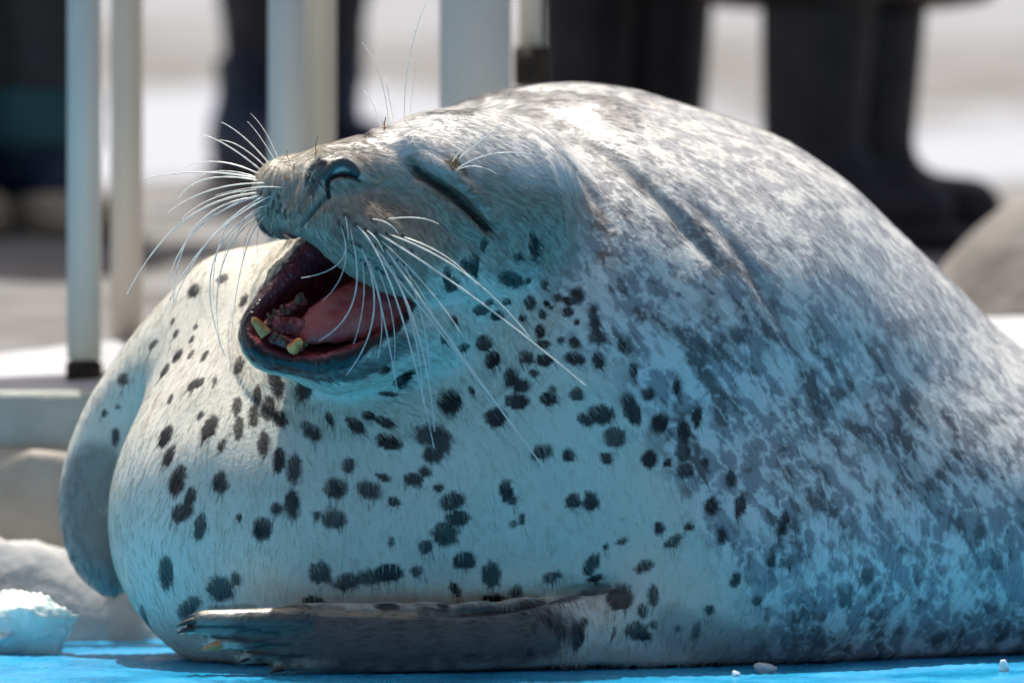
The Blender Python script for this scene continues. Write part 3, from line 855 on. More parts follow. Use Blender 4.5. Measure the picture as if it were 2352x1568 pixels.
for (x, y, rx, ry, an) in SPOTS:
    c, n = hit(x, y)
    right = np.array((1, 0, 0), np.float32); right -= n * n[0]; right /= np.linalg.norm(right)
    down = np.array((0, 0, -1), np.float32); down += n * n[2]
    down -= right * (down @ right); down /= np.linalg.norm(down)
    # a mark seen at a slant is longer on the hide than it looks
    view = np.array(CAMP, np.float32) - c; view /= np.linalg.norm(view)
    a = math.radians(an); k = UNIT * (CAM_D + c[1]) / CAM_D
    e1 = right * math.cos(a) + down * math.sin(a); e2 = -right * math.sin(a) + down * math.cos(a)
    def stretch(e):
        pr = e - view * (e @ view); return min(2.2, 1 / max(np.linalg.norm(pr), .3))
    sp.append((c, e1, e2, rx * 1.12 * k * stretch(e1), ry * 1.12 * k * stretch(e2), random.uniform(.90, 1.0), random.uniform(-.14, .10)))

def uv(P):
    return P[:, 0] / UNIT + 1176, 784 - (P[:, 2] - CAM_H) / UNIT

def side(u, v, pts):
    """signed distance in units to a boundary line (positive up and to the right)"""
    P2 = np.stack([u, v], 1).astype(np.float32); best = np.full(len(u), 1e9, np.float32); sg = np.zeros(len(u), np.float32)
    for i in range(len(pts) - 1):
        a = np.array(pts[i], np.float32); b = np.array(pts[i + 1], np.float32); ab = b - a
        t = np.clip((P2 - a) @ ab / (ab @ ab), 0, 1); q = P2 - a - t[:, None] * ab
        d = np.sqrt((q * q).sum(1)); cr = ab[0] * (P2[:, 1] - a[1]) - ab[1] * (P2[:, 0] - a[0])
        m = d < best; best[m] = d[m]; sg[m] = np.where(cr[m] < 0, 1, -1)
    return best * sg

CREAM = np.array((0.68, 0.645, 0.55)); DARK = np.array((0.010, 0.009, 0.010))
GREY = np.array((0.33, 0.33, 0.34)); PALE = np.array((0.70, 0.69, 0.655)); DGREY = np.array((0.11, 0.105, 0.105))
FACE = np.array((0.40, 0.335, 0.27)); BROW = np.array((0.72, 0.71, 0.69))

def mix(a, b, t):
    return a * (1 - t)[:, None] + b * t[:, None]

STREAK = basis((0.50, 0.25, -0.83), (0, -1, 0))
def along(P, k):
    q = (P / UNIT) @ STREAK.T.astype(np.float32)
    q[:, 0] /= k
    return q

def mottle(P, u, v):
    q = along(P, 1.9)
    a1 = fbm(q / 30, 3, 81); a2 = fbm(q / 22 + 40, 3, 82); a3 = fbm(q / 80 + 9, 2, 83); a4 = fbm(q / 12, 2, 84); a5 = fbm(q / 38 + 70, 3, 86)
    vp = v - 0.62 * np.maximum(u - 1400, 0) + .25 * np.maximum(1400 - u, 0)
    up = sstep(560, 240, vp + (a3 - .5) * 200)                                   # towards the back: its own paler grey plus a painted sun sheen
    net = np.maximum(1 - sstep(.015, .075, np.abs(a1 - .5) + (a4 - .5) * .05), sstep(.54, .62, a5 + (a4 - .5) * .12))   # pale net and flecks
    mot = mix(np.repeat(GREY[None] * .92, len(P), 0), PALE[None], net)
    mot = mix(mot, DGREY[None], sstep(.53, .62, a2 + (a3 - .5) * .5 - up * .05 + (a4 - .5) * .15) * (1 - .55 * net) * .9)
    bk = mix(np.repeat(GREY[None] * 1.5, len(P), 0), PALE[None] * 1.05, net)
    mot = mix(mot, bk, up * 0.72)
    saddle = sstep(.46, .62, fbm(q / 110 + 3, 3, 85)) * sstep(420, 240, v + (u - 1150) * .05) * sstep(900, 1050, u) * (1 - sstep(1380, 1600, u))
    mot = mix(mot, DGREY[None] * 1.2, saddle * .85)
    return mot

def coat(P):
    u, v = uv(P)
    n_lo = fbm(P / S(90), 3, 71); n_mid = fbm(P / S(28), 3, 72); n_hi = fbm(P / S(9), 2, 73)
    c = np.repeat(CREAM[None], len(P), 0) * (0.93 + 0.14 * n_lo)[:, None]
    # mottled flank and back
    s = side(u, v, [(560, 180), (1000, 500), (1160, 590), (1290, 700), (1400, 850), (1500, 1020), (1590, 1200), (1680, 1330), (1760, 1560)])
    w = sstep(-60, 60, s + (n_lo - .5) * 170 + (n_mid - .5) * 60)
    ix = np.nonzero(w > .001)[0]
    if len(ix):
        c[ix] = mix(c[ix], mottle(P[ix], u[ix], v[ix]), w[ix])
    # head
    hd = np.sqrt(((P - W(1030, 460, -40)) ** 2).sum(1)) / UNIT
    wh = 1 - sstep(250, 390, hd + (n_mid - .5) * 90 + (n_hi - .5) * 60)
    wh *= 1 - sstep(560, 640, v + (n_mid - .5) * 60 - (u - 1000) * .15)
    fc_ = np.repeat(BROW[None], len(P), 0) * (0.86 + 0.28 * n_mid)[:, None]  # pale forehead, brightened further to carry the sun highlight
    muz = 1 - sstep(105, 235, np.sqrt(((P - W(750, 470, -200)) ** 2).sum(1)) / UNIT)
    fc_ = mix(fc_, FACE[None] * (0.8 + 0.4 * n_mid)[:, None], np.maximum(muz, sstep(380, 470, v + (n_mid - .5) * 60)))
    c = mix(c, fc_, wh)
    ml = side(u, v, [(500, 560), (640, 548), (700, 570), (795, 650), (860, 690), (950, 715), (990, 660), (1010, 600), (1080, 560), (1140, 540)])
    mz2 = sstep(-12, 18, ml + (n_mid - .5) * 40 + (n_hi - .5) * 20) * (1 - sstep(380, 440, np.sqrt(((P - W(745, 470, -200)) ** 2).sum(1)) / UNIT)) * sstep(330, 480, v)
    c = mix(c, FACE[None] * (0.75 + 0.5 * n_mid)[:, None], mz2)
    # spots, ragged along the lie of the hair
    rag = (fbm((P / UNIT) * np.array((0.30, 0.30, 0.07), np.float32), 2, 91) - .5) * .55 + (n_hi - .5) * .30
    sm = np.zeros(len(P), np.float32)
    for (cc, e1, e2, r1, r2, st_, sf_) in sp:
        rm = max(r1, r2) * 1.4
        m = (np.abs(P - cc) < rm).all(1)
        if not m.any(): continue
        d = P[m] - cc
        rr = np.sqrt((d @ e1 / r1) ** 2 + (d @ e2 / r2) ** 2)
        sm[m] = np.maximum(sm[m], (1 - sstep(0.80 + sf_, 1.16, rr + rag[m])) * st_)
    c = mix(c, DARK[None] * (0.8 + 0.6 * n_mid)[:, None], sm)
    # painted features that follow lines on the hide
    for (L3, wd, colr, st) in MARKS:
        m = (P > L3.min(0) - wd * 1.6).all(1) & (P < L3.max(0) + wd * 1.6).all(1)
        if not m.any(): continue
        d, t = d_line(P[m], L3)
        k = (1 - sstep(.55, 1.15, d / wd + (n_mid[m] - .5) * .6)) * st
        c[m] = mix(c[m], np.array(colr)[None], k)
    return c

def L3(pts):
    return np.array([hit(*p)[0] for p in catmull(pts, 5)], np.float32)
MARKS = [
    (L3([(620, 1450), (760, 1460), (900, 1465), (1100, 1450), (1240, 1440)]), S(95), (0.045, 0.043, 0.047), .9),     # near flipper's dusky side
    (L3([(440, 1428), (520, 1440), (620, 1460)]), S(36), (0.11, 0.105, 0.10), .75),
    (L3([(470, 1402), (540, 1396), (620, 1398), (760, 1406), (950, 1412)]), S(11), (0.34, 0.26, 0.18), .8),
    (L3([(215, 1080), (190, 1150), (200, 1250), (235, 1330)]), S(80), (0.10, 0.115, 0.13), .7),            # far flipper, the shade on its lower part painted in
    (L3([(330, 985), (345, 950), (365, 905)]), S(10), (0.40, 0.27, 0.16), .4),
    (L3([(945, 374), (972, 404), (1004, 424), (1042, 452), (1082, 488), (1118, 524)]), S(22), (0.17, 0.13, 0.095), .7),
    (L3([(955, 386), (974, 406), (1004, 425), (1042, 453), (1082, 489), (1117, 523)]), S(8), (0.035, 0.028, 0.022), .9),  # shade inside the closed eye's fold, painted dark
    (L3([(995, 470), (1040, 510), (1080, 540)]), S(14), (0.42, 0.36, 0.28), .6),
    (L3([(1060, 470), (1090, 500), (1116, 522)]), S(8), (0.03, 0.026, 0.022), .9),  # outer end of the eye fold's painted shade
    (L3([(1030, 372), (1048, 380), (1062, 395)]), S(14), (0.09, 0.065, 0.04), .7),
    (L3([(768, 304), (790, 299), (815, 303), (838, 318)]), S(8), (0.07, 0.05, 0.04), .9),
    (L3([(749, 404), (766, 380), (790, 373), (808, 382), (820, 398)]), S(14), (0.045, 0.046, 0.055), .92),              # nose leather
    (L3([(756, 452), (752, 430), (757, 412), (774, 403), (796, 401), (818, 406)]), S(8), (0.008, 0.008, 0.010), 1.),
    (L3([(708, 412), (714, 394), (730, 372)]), S(12), (0.045, 0.045, 0.052), .85),
    (L3([(739, 374), (728, 404), (714, 438)]), S(14), (0.055, 0.054, 0.060), .8),
    (L3([(752, 448), (735, 468), (712, 494), (692, 518)]), S(7), (0.05, 0.04, 0.035), .8),
    (L3([(1220, 538), (1228, 560), (1226, 592)]), S(10), (0.02, 0.018, 0.018), .9),
    (L3([(598, 512), (610, 532), (640, 534), (668, 530)]), S(14), (0.03, 0.035, 0.04), .85),               # tip of the far lip
    (L3([(1290, 290), (1420, 385), (1540, 490), (1660, 600)]), S(30), (0.17, 0.17, 0.17), .4),  # shading along the neck fold, painted in
    (L3([(1590, 470), (1680, 570), (1760, 680), (1830, 800)]), S(24), (0.17, 0.17, 0.17), .35),  # painted shading of the next fold back
    (L3([(1240, 310), (1310, 380), (1350, 440)]), S(14), (0.2, 0.2, 0.2), .4),  # painted shading of the nape crease
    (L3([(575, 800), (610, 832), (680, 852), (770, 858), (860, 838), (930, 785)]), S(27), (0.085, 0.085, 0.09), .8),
    (L3([(430, 1437), (540, 1440), (640, 1455)]), S(5), (0.02, 0.02, 0.022), .9),  # shade in the grooves between digits, painted here and just below
    (L3([(470, 1458), (560, 1470), (660, 1480)]), S(5), (0.02, 0.02, 0.022), .9),
    (L3([(530, 1488), (600, 1500), (700, 1508)]), S(5), (0.02, 0.02, 0.022), .9),
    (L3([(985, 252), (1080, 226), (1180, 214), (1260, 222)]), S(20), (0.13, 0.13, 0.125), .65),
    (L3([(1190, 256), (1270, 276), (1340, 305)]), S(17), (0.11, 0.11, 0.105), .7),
    (L3([(1100, 1408), (1210, 1394), (1300, 1374), (1395, 1352)]), S(17), (0.05, 0.04, 0.035), .8),  # shade under the chest fold above the flipper, painted in
    (L3([(1550, 1440), (1700, 1480), (1850, 1490)]), S(60), (0.16, 0.16, 0.165), .5),  # low belly's shade beside the flipper, painted into the coat
]

for (x, y) in [(863,532),(888,535),(925,542),(889,501),(853,501),(840,526),(883,568),(870,590),(860,564),(815,514),(846,597),(827,564),(810,555),(790,544),(777,508),(792,493),(912,597),(840,606),(929,606),(896,606),(866,616),(830,597),
               (905,560),(945,575),(880,625),(910,632),(940,628),(850,632),(815,590),(800,575),(785,520),(600,440),(612,455),(628,462),(644,470),(600,465),(616,478),(636,484),(656,482),(620,440),(640,450)]:
    p = hit(x, y)[0]
    MARKS.append((np.array([p, p + np.array((.0002, 0, -.0012), np.float32)], np.float32), S(5.5), (0.02, 0.018, 0.018), .9))

# inside of the mouth and the bare lips
def lip_zone(P):
    """0 = fur, 1 = bare black lip, 2 = inside of the mouth (smooth)"""
    near = ((P - np.array(MO, np.float32)) ** 2).sum(1) < 0.11 ** 2
    z = np.zeros(len(P), np.float32); ins = np.zeros(len(P), np.float32)
    Q = P[near]
    ms = mouth_sd(Q)
    u, v = uv(Q)
    t = (Q[:, 1] - MO[1]) / MA[1]
    n = fbm(Q / S(22), 2, 15) - .5
    lowr = sstep(40, 0, side(u, v, [(560, 520), (660, 545), (760, 640), (900, 700), (960, 705)]))     # below the mouth line
    wid = S(38) * lowr * (1 - .55 * sstep(760, 930, u)) + S(2)
    lip = 1 - sstep(wid * .7, wid * 1.2, ms + n * S(16))
    z[near] = lip
    ins[near] = np.maximum(1 - sstep(S(1), S(9), ms + n * S(5)), sstep(S(2), S(34), t + n * S(14)) * (1 - sstep(S(22), S(34), ms)))
    return z, ins

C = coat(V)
lipz, insz = lip_zone(V)
rim = np.maximum(lipz, insz * .6)
V = V + Vn * (rim * ((fbm(V / S(16), 3, 55) - .5) * S(6) + (fbm(V / S(5), 2, 56) - .5) * S(2)))[:, None]
me_body.vertices.foreach_set('co', V.ravel().astype(np.float32)); me_body.update(); Vn = normals()
LIP = np.array((0.013, 0.011, 0.012)); GUM = np.array((0.34, 0.055, 0.070)); GUMD = np.array((0.17, 0.042, 0.052))
C = mix(C, LIP[None] * (0.8 + .7 * fbm(V / S(12), 2, 5))[:, None], lipz)
uu, vv = uv(V)
gn = fbm(V / S(30), 3, 44)
deep = sstep(.3, .62, gn + sstep(700, 600, uu) * .35)
C = mix(C, mix(np.repeat(GUM[None], nv, 0), GUMD[None], deep), insz)
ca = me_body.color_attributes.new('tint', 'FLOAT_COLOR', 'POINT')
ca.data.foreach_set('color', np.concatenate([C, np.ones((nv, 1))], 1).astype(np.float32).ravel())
nose_l = L3([(745, 400), (765, 380), (795, 372), (818, 394)])
nd, _ = d_line(V, nose_l)
wet = np.maximum(np.maximum(lipz * .45, insz), (1 - sstep(S(8), S(22), nd)) * .6)
wa = me_body.attributes.new('wet', 'FLOAT', 'POINT'); wa.data.foreach_set('value', wet.astype(np.float32))

m, nt, bs = new_mat('seal_hide')
N, L = nt.nodes, nt.links
at = N.new('ShaderNodeVertexColor'); at.layer_name = 'tint'
L.new(at.outputs['Color'], bs.inputs['Base Color'])
aw = N.new('ShaderNodeAttribute'); aw.attribute_name = 'wet'
mr = N.new('ShaderNodeMapRange'); mr.inputs['To Min'].default_value = 0.40; mr.inputs['To Max'].default_value = 0.22
L.new(aw.outputs['Fac'], mr.inputs['Value']); L.new(mr.outputs[0], bs.inputs['Roughness'])
tc = N.new('ShaderNodeTexCoord'); n1 = N.new('ShaderNodeTexNoise'); n1.inputs['Scale'].default_value = 260; n1.inputs['Detail'].default_value = 4
L.new(tc.outputs['Object'], n1.inputs['Vector'])
bp = N.new('ShaderNodeBump'); bp.inputs['Strength'].default_value = .45; bp.inputs['Distance'].default_value = .0012
L.new(n1.outputs['Fac'], bp.inputs['Height']); L.new(bp.outputs[0], bs.inputs['Normal'])
bs.inputs['Specular IOR Level'].default_value = 0.5
M['seal'] = m
seal = tag(empty('seal', (0.1, 0.1, 0)), 'spotted grey seal lying on the blue deck with its mouth wide open', 'seal')
body = link('body', me_body, M['seal'], seal)

# ------------------------------------------------------------------ tongue, teeth, claws, whiskers
def gloss(name, c1, c2, scale, rough, sss=0.0, bump=.3, bscale=120, bd=.0008):
    m = noise_mat(name, c1, c2, scale, rough, bump, bscale, spec=.5, bdist=bd)
    b = m.node_tree.nodes['Principled BSDF']
    b.inputs['Subsurface Weight'].default_value = sss; b.inputs['Subsurface Radius'].default_value = (1, .3, .25); b.inputs['Subsurface Scale'].default_value = .004
    return m
M['tongue'] = gloss('tongue', (0.44, 0.055, 0.060), (0.54, 0.155, 0.14), 45, .38, .1, .8, 330)
M['tooth'] = gloss('tooth_enamel', (0.52, 0.16, 0.035), (0.88, 0.38, 0.12), 160, .25, .15, .1)
M['old_tooth'] = gloss('worn_tooth', (0.04, 0.016, 0.010), (0.22, 0.095, 0.04), 220, .5, 0, .2)
M['gum'] = gloss('gum', (0.17, 0.030, 0.036), (0.34, 0.085, 0.09), 90, .2, .3, .4, 200)
M['claw'] = gloss('claw', (0.45, 0.19, 0.07), (0.62, 0.31, 0.14), 120, .45, 0, .2)
M['dark_claw'] = gloss('dark_claw', (0.02, 0.018, 0.018), (0.05, 0.04, 0.035), 120, .35, 0, .2)

def blob(name, fn, c, r, h, mat, parent):
    V_, Q_ = mesh_sdf(fn, np.asarray(c) - r, np.asarray(c) + r, h)
    V_ = project(fn, V_, h * .4, 2, h)
    return link(name, mesh_np(name, V_, Q_), mat, parent)

TONG = catmull([(702, 762, -238, 16), (752, 738, -222, 46), (830, 712, -182, 70), (910, 690, -125, 74), (960, 672, -70, 70)], 3)
def tongue_sd(P):
    d = d_flat(P, [W(*p[:3]) for p in TONG], [S(p[3]) for p in TONG], [(-.30, -.82, .48)] * len(TONG), [.6] + [.42] * (len(TONG) - 1))
    mid = np.array([W(*p[:3]) for p in TONG], np.float32)[1:] + np.array((-.003, -.011, .006), np.float32)
    dl, _t2 = d_line(P, mid)
    d = d + .0022 * np.exp(-(dl / .007) ** 2)                     # furrow down the middle
    return d + (fbm(P / S(30), 2, 7) - .5) * .003 + (fbm(P / S(9), 2, 8) - .5) * .0009
tongue = blob('tongue', tongue_sd, W(820, 715, -120), .11, .0018, M['tongue'], seal)
GUMS = [((610, 752, -236), (652, 716, -208), 11, 13), ((652, 716, -208), (694, 694, -178), 13, 12), ((628, 778, -250), (690, 794, -262), 12, 12), ((640, 752, -222), (700, 760, -215), 26, 30)]
for a, b, ra, rb in GUMS:
    def gsd(P, a=a, b=b, ra=ra, rb=rb):
        return d_rc(P, W(*a), W(*b), S(ra), S(rb)) + (fbm(P / S(11), 3, 9) - .5) * .0042
    blob('gum', gsd, (W(*a) + W(*b)) / 2, .032, .0012, M['gum'], seal)

def tooth(px, py, d, r, h, lean, mat, sharp=0.35):
    """root position, radius, height (units), direction the tip leans to in the picture plane and depth"""
    bm = bmesh.new(); n = 14; rings = 8
    t = np.array(lean, float); t /= np.linalg.norm(t)
    s1 = np.cross(t, (0, 1, 0.01)); s1 /= np.linalg.norm(s1); s2 = np.cross(t, s1)
    c = W(px, py, d); rows = []
    for k in range(rings + 1):
        f = k / rings
        rr = S(r) * (1 - (1 - sharp) * f) * math.sqrt(max(0, 1 - max(0, (f - .72) / .28) ** 2)) if k < rings else 0
        o = c + t * S(h) * (f * 1.3 - .3) + s2 * S(h) * .10 * f * f
        if k == rings:
            rows.append([bm.verts.new(o)])
        else:
            rows.append([bm.verts.new(o + (s1 * math.cos(a) * 1.0 + s2 * math.sin(a) * .85) * rr * (1 + .06 * math.sin(3 * a + px))) for a in np.linspace(0, 2 * math.pi, n, endpoint=False)])
    for k in range(rings - 1):
        for i in range(n):
            bm.faces.new((rows[k][i], rows[k][(i + 1) % n], rows[k + 1][(i + 1) % n], rows[k + 1][i]))
    for i in range(n):
        bm.faces.new((rows[-2][i], rows[-2][(i + 1) % n], rows[-1][0]))
    bm.faces.new(rows[0][::-1])
    return link('tooth', bm_mesh('tooth', bm), M[mat], seal)
tooth(604, 758, -262, 15, 40, (-.62, -.2, .75), 'tooth', .55)
tooth(676, 797, -292, 15, 34, (.45, -.5, .45), 'tooth', .6)
for (x, y, d, r, h) in [(632, 771, -266, 8, 11), (644, 779, -272, 9, 13), (655, 789, -276, 8, 10), (664, 797, -282, 7, 9), (621, 730, -236, 7, 15), (631, 719, -228, 8, 12), (650, 712, -218, 10, 15), (661, 718, -222, 7, 10), (683, 692, -200, 9, 17), (694, 685, -192, 8, 16), (617, 744, -244, 6, 9), (702, 791, -275, 7, 7)]:
    tooth(x, y, d, r * random.uniform(.85, 1.15), h, (random.uniform(-.5, .5), -.4, .8), 'old_tooth', random.uniform(.45, .8))

def tube(name, pts, rad, mat, parent, n=6):
    pts = np.asarray(pts, float); V_ = []; F_ = []
    T = np.gradient(pts, axis=0); T /= np.linalg.norm(T, axis=1)[:, None] + 1e-12
    for i, (p, t) in enumerate(zip(pts, T)):
        s1 = np.cross(t, (0.2, 1, 0.1)); s1 /= np.linalg.norm(s1); s2 = np.cross(t, s1)
        for k in range(n):
            a = 2 * math.pi * k / n
            V_.append(p + (s1 * math.cos(a) + s2 * math.sin(a)) * rad[i])
    for i in range(len(pts) - 1):
        for k in range(n):
            F_.append((i * n + k, i * n + (k + 1) % n, (i + 1) * n + (k + 1) % n, (i + 1) * n + k))
    return link(name, mesh_np(name, V_, F_), mat, parent)

for (a, b, r, mt) in [((446, 1424), (402, 1434), 8, 'dark_claw'), ((446, 1443), (402, 1449), 7, 'dark_claw'), ((508, 1479), (458, 1490), 12, 'claw'), ((575, 1510), (545, 1519), 6, 'dark_claw'), ((650, 1534), (618, 1541), 6, 'dark_claw')]:
    p0 = W(a[0], a[1], -330); p1 = W(b[0], b[1], -338)
    pts = [p0 + (p1 - p0) * t + np.array((0, 0, -.0018 * t * t)) for t in np.linspace(0, 1, 7)]
    tube('claw', pts, [S(r) * (1 - t ** 1.6) + .00008 for t in np.linspace(0, 1, 7)], M[mt], seal, 8)

def whisk_mat(name, c):
    m, nt, bs = new_mat(name)
    tcn = nt.nodes.new('ShaderNodeTexCoord'); nz = nt.nodes.new('ShaderNodeTexNoise'); nz.inputs['Scale'].default_value = 60
    rp = nt.nodes.new('ShaderNodeValToRGB'); rp.color_ramp.elements[0].color = (*[v * .75 for v in c], 1); rp.color_ramp.elements[1].color = (*c, 1)
    nt.links.new(tcn.outputs['Object'], nz.inputs['Vector']); nt.links.new(nz.outputs['Fac'], rp.inputs[0]); nt.links.new(rp.outputs[0], bs.inputs['Base Color'])
    bs.inputs['Roughness'].default_value = .3; bs.inputs['Subsurface Weight'].default_value = .6
    bs.inputs['Subsurface Radius'].default_value = (1, 1, .9); bs.inputs['Subsurface Scale'].default_value = .003
    bs.inputs['Transmission Weight'].default_value = .15
    return m
M['whisker'] = whisk_mat('whisker', (0.93, 0.90, 0.82)); M['dark_whisker'] = whisk_mat('thin_whisker', (0.30, 0.22, 0.16))
M['straw'] = noise_mat('dry_weed', (0.20, 0.09, 0.03), (0.40, 0.22, 0.08), 200, .8, .4, 300)

WHISK = [  # root, middle, tip, thickness, material, depth gained at the tip
 ((612,365),(563,315),(509,281),2.6,0,40),((626,356),(599,315),(568,279),1.7,0,40),((634,352),(614,307),(576,261),1.8,0,30),((604,375),(555,335),(504,322),2.2,0,50),
 ((591,383),(527,335),(466,310),2.8,0,60),((589,394),(519,369),(435,379),2.8,0,60),((587,403),(520,389),(455,405),2.3,0,60),((588,408),(460,392),(332,410),3.2,0,70),
 ((594,414),(468,404),(407,463),2.7,0,60),((617,420),(486,430),(384,490),2.7,0,50),((630,425),(558,433),(494,449),1.5,0,30),((592,435),(484,452),(409,512),2.2,0,50),
 ((594,443),(420,492),(292,675),3.6,0,20),((599,447),(442,520),(383,665),3.2,0,10),((592,453),(440,505),(398,695),3.4,0,0),((609,448),(480,540),(398,700),2.6,0,0),
 ((625,448),(470,550),(378,718),2.6,0,0),((590,463),(505,528),(490,690),2.6,0,-10),((599,481),(470,600),(518,820),2.9,0,-20),((601,489),(500,600),(507,800),2.6,0,-20),
 ((592,471),(540,535),(536,607),1.2,1,0),((596,489),(555,560),(573,630),1.2,1,-10),((607,497),(588,540),(596,599),1.1,1,-10),((619,471),(545,510),(500,640),1.8,0,0),
 ((635,489),(623,515),(625,538),1.3,1,-20),((612,495),(560,566),(530,785),2.0,0,-20),((655,432),(600,428),(552,445),1.4,0,10),((598,398),(540,378),(500,372),1.6,0,40),
 ((863,532),(1090,680),(1345,885),3.4,0,-60),((888,535),(1070,620),(1215,772),3.0,0,-50),((925,542),(1025,585),(1097,655),2.6,0,-40),((889,501),(960,498),(1008,515),2.2,0,-30),
 ((853,501),(890,510),(915,537),1.9,0,-30),((840,526),(865,548),(880,578),1.9,0,-30),((883,568),(1040,790),(1250,1075),4.0,0,-60),((870,590),(1010,760),(1165,960),3.0,0,-50),
 ((860,564),(960,740),(998,990),3.2,0,-60),((815,514),(905,650),(997,1028),3.2,0,-60),((846,597),(880,720),(912,892),3.0,0,-50),((827,564),(870,720),(795,862),3.0,0,-40),
 ((810,555),(820,700),(733,782),2.8,0,-30),((790,544),(785,610),(692,638),1.9,0,-20),((777,508),(800,610),(740,692),1.9,0,-20),((792,493),(798,520),(800,552),2.2,0,-20),
 ((912,597),(995,710),(1012,810),2.5,0,-40),((840,606),(880,700),(868,824),2.6,0,-40),((929,606),(975,740),(987,865),2.6,0,-50),((896,606),(955,760),(972,930),2.8,0,-50),
 ((866,616),(905,730),(905,832),2.2,0,-40),((830,597),(838,690),(812,790),2.2,0,-40),((803,520),(812,560),(818,600),1.5,0,-20),((872,548),(985,660),(1075,790),2.4,0,-50),
 ((1048,368),(1135,300),(1227,236),2.0,0,-30),((1040,372),(1065,335),(1120,295),1.2,0,-30),((1048,388),(1125,350),(1222,355),2.1,0,-30),((1048,390),(1090,378),(1140,399),1.9,0,-30),
 ((884,264),(878,180),(832,98),2.0,0,0),((896,262),(893,220),(885,180),1.8,0,0),((922,262),(935,140),(978,8),2.3,0,0),((932,262),(948,205),(957,132),1.5,0,0),((868,268),(856,235),(835,208),1.4,0,0),
]
for (a, b, c, th, mt, dg) in WHISK:
    r0, n0 = hit(*a)
    k0 = r0[1] / UNIT
    p0 = r0.astype(float) - n0 * .002
    p2 = W(c[0], c[1], k0 + dg); mid = W(b[0], b[1], k0 + dg * .6 + (-25 if dg <= 0 else 0))
    ctrl = 2 * mid - (p0 + p2) / 2
    ctrl = mid * 1.6 - (p0 + p2) * .3
    ts = np.linspace(0, 1, 22)
    pts = [(1 - t) ** 2 * p0 + 2 * t * (1 - t) * ctrl + t * t * p2 for t in ts]
    ph = random.uniform(0, 6)
    rad = [S(th) * .66 * (1 - .55 * t ** 1.7) * (1 + .16 * math.sin(t * 44 + ph)) * (1 + random.uniform(-.08, .08)) for t in ts]
    tube('whisker', pts, rad, M['dark_whisker' if mt else 'whisker'], seal)

# bits of dry weed caught on the face
for (a, b, th, lab) in [((724, 358), (728, 312), 3.0, 'upright stalk of brown weed standing on the bridge of the seal nose'), ((664, 372), (658, 345), 2.0, 'thin weed stalk standing on top of the far whisker pad'),
                   ((882, 298), (885, 270), 4.0, 'short brown weed stub upright among the forehead whiskers'), ((1040, 390), (1054, 358), 5.0, 'thick crumb of weed slanting above the closed near eye'),
                   ((1035, 384), (1046, 366), 4.0, 'short weed crumb beside the thick one above the near eye'), ((1050, 386), (1048, 368), 3.0, 'thin weed crumb at the root of the eyebrow whiskers'),
                   ((900, 292), (876, 294), 3.5, 'flat weed crumb lying across the forehead whisker roots'), ((862, 428), (884, 408), 2.5, 'thin weed sliver on the cheek behind the nostril'),
                   ((676, 378), (672, 392), 4.0, 'orange weed crumb on the muzzle between pad and nose'), ((630, 384), (648, 396), 3.0, 'weed sliver lying on the upper far whisker pad'),
                   ((652, 402), (662, 412), 3.0, 'small weed crumb in the middle of the far whisker pad')]:
    r0, n0 = hit(*a); k0 = r0[1] / UNIT
    p0 = r0.astype(float); p1 = W(b[0], b[1], k0 - 14)
    pts = [p0 + (p1 - p0) * t + np.array((math.sin(t * 9) * .0006, 0, math.cos(t * 7) * .0004)) for t in np.linspace(0, 1, 6)]
    o = tube('weed_stalk', pts, [S(th) * .5 * (1 - .4 * t) for t in np.linspace(0, 1, 6)], M['straw'], None, 5)
    tag(o, lab, 'weed', 'bits of weed stuck to the seal')

# ------------------------------------------------------------------ short fur
GUIDE = np.array([  # x, y, direction of the lie of the hair
 (700,340,.9,-.3),(770,330,1,-.2),(900,300,1,-.1),(1100,320,1,.15),(900,470,1,.5),(1000,500,.6,.8),(1060,420,.9,.4),(830,570,.6,.8),(930,610,.7,.7),(700,840,.9,.4),(900,830,1,.25),
 (640,440,-.5,.9),(700,480,-.1,1),(720,930,.1,1),(500,950,-.25,1),(350,1100,-.4,1),(600,1200,-.05,1),(900,1150,.1,1),(1250,1050,.35,1),(1150,800,.5,1),(1250,560,.7,.8),(1500,700,.75,.8),
 (1500,350,1,.55),(1300,240,1,.2),(1900,700,.6,.8),(1700,1000,.35,1),(1900,1200,-.05,1),(2050,1420,-.6,.8),(1650,1450,-.3,.9),(250,1000,-.4,1),(190,1200,.1,1),(420,1400,.1,1),(900,1380,.1,1),(1250,420,.95,.4),(2250,900,.5,.9)], float)

me_body.calc_loop_triangles()
nt_ = len(me_body.loop_triangles); T = np.zeros(nt_ * 3, np.int32); me_body.loop_triangles.foreach_get('vertices', T); T = T.reshape(-1, 3)
A = V[T[:, 0]]; B = V[T[:, 1]]; Cc = V[T[:, 2]]
cr = np.cross(B - A, Cc - A); area = np.sqrt((cr * cr).sum(1)) / 2
ctr = (A + B + Cc) / 3
fn_ = cr / (2 * area[:, None] + 1e-12)
toward = -(fn_[:, 1] * (ctr[:, 1] + CAM_D) + fn_[:, 0] * ctr[:, 0]) / (ctr[:, 1] + CAM_D)
hd_ = ((ctr - np.array(fc, np.float32)) ** 2).sum(1) < .17 ** 2
dens = np.where(hd_, 1.7e6, 5.0e5) * np.where(toward > -.35, 1, .25) * (ctr[:, 0] < 0.55) * (ctr[:, 2] > .002)
dens = dens * (wet[T].max(1) < .35)
wgt = area * dens; cum = np.cumsum(wgt); NH = int(cum[-1])
CL = 7; NH = NH // CL
ti = np.searchsorted(cum, RNG.random(NH) * cum[-1]); ti = np.minimum(ti, nt_ - 1)
r1_, r2_ = RNG.random((2, NH)).astype(np.float32); fl = r1_ + r2_ > 1; r1_[fl] = 1 - r1_[fl]; r2_[fl] = 1 - r2_[fl]
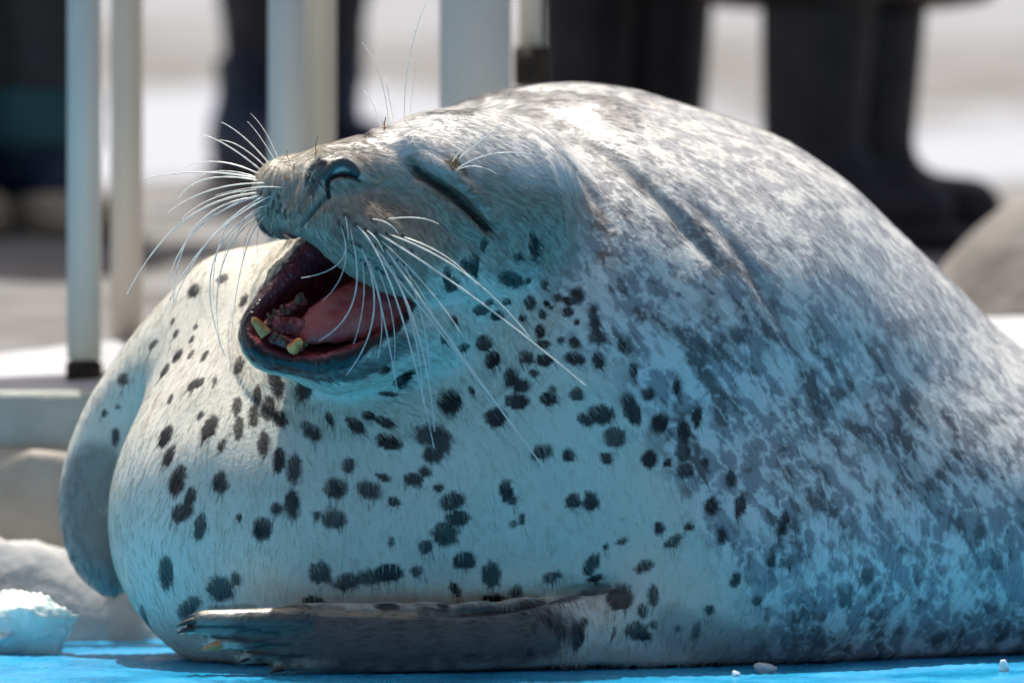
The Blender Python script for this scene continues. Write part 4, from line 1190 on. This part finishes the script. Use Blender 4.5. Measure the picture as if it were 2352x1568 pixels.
R0 = A[ti] + (B[ti] - A[ti]) * r1_[:, None] + (Cc[ti] - A[ti]) * r2_[:, None]
HN = Vn[T[ti, 0]] * (1 - r1_ - r2_)[:, None] + Vn[T[ti, 1]] * r1_[:, None] + Vn[T[ti, 2]] * r2_[:, None]
HN /= np.linalg.norm(HN, axis=1)[:, None]
u_, v_ = uv(R0)
num = np.zeros((NH, 2), np.float32); den = np.zeros(NH, np.float32)
for gx, gy, dx, dy in GUIDE:
    w_ = 1 / (((u_ - gx) ** 2 + (v_ - gy) ** 2) + 900) ** 1.6
    l_ = math.hypot(dx, dy); num[:, 0] += w_ * dx / l_; num[:, 1] += w_ * dy / l_; den += w_
num /= den[:, None]
fl_ = (R0[:, 1] < -.088) & (R0[:, 2] < .062) & (R0[:, 0] < W(1330, 0)[0])
num[fl_] = (-1, .08)
sw = (fbm(R0 / S(40), 2, 33) - .5) * .9
cs, sn = np.cos(sw), np.sin(sw)
DR = np.stack([num[:, 0] * cs - num[:, 1] * sn, num[:, 0] * 0, -(num[:, 0] * sn + num[:, 1] * cs)], 1)
DR -= HN * (DR * HN).sum(1)[:, None]
DR /= np.linalg.norm(DR, axis=1)[:, None] + 1e-6
hh = hd_[ti]
rp_ = RNG.random(NH); pick = np.where(rp_ < r1_, T[ti, 1], np.where(rp_ < r1_ + r2_, T[ti, 2], T[ti, 0]))
HC = C[pick] * (1 + np.where(hh, .65, .12) * (RNG.random(NH) - .5))[:, None]
# locks: neighbours along the lie of the hair share a shade
SD = np.cross(DR, HN)
rep = lambda a: np.repeat(a, CL, 0)
off = (RNG.random(NH * CL) - .5) * rep(np.where(hh, .006, .006)); jit = RNG.normal(0, 1, NH * CL) * rep(np.where(hh, .0003, .0004))
R0 = (rep(R0) + rep(DR) * off[:, None] + rep(SD) * jit[:, None]).astype(np.float32)
HN = rep(HN); DR = rep(DR); HC = rep(HC); hh = rep(hh); NH = NH * CL
HC = HC * (0.9 + .2 * RNG.random(NH))[:, None]
DR += RNG.normal(0, 1, (NH, 3)) * np.where(hh, .08, .05)[:, None]; DR /= np.linalg.norm(DR, axis=1)[:, None]
ln = np.where(hh, .0058, .0085) * (0.6 + .8 * RNG.random(NH))
lift = np.where(hh, .16, .06) * (0.5 + RNG.random(NH))
NP = 4
PT = np.zeros((NH, NP, 3), np.float32)
for k in range(NP):
    t = k / (NP - 1)
    PT[:, k] = R0 - HN * .0003 + DR * (ln * t)[:, None] + HN * (ln * lift * (t - .45 * t * t))[:, None]
cu = bpy.data.hair_curves.new('fur')
cu.add_curves([NP] * NH)
cu.attributes['position'].data.foreach_set('vector', PT.ravel())
ra = cu.attributes.get('radius') or cu.attributes.new('radius', 'FLOAT', 'POINT')
base = np.where(hh, .00007, .00006)[:, None] * np.array([1.0, .95, .7, .12])[None]
ra.data.foreach_set('value', base.astype(np.float32).ravel())
ta = cu.attributes.new('tint', 'FLOAT_COLOR', 'CURVE')
ta.data.foreach_set('color', np.concatenate([HC, np.ones((NH, 1))], 1).astype(np.float32).ravel())
m, nt, bs = new_mat('seal_fur')
N, L = nt.nodes, nt.links
at = N.new('ShaderNodeAttribute'); at.attribute_name = 'tint'
L.new(at.outputs['Color'], bs.inputs['Base Color']); bs.inputs['Roughness'].default_value = .32; bs.inputs['Specular IOR Level'].default_value = .15
cu.materials.append(m)
fur = bpy.data.objects.new('fur', cu); col.objects.link(fur)
fur.parent = seal; fur.matrix_parent_inverse = seal.matrix_basis.inverted()
tag(fur, kind='stuff')
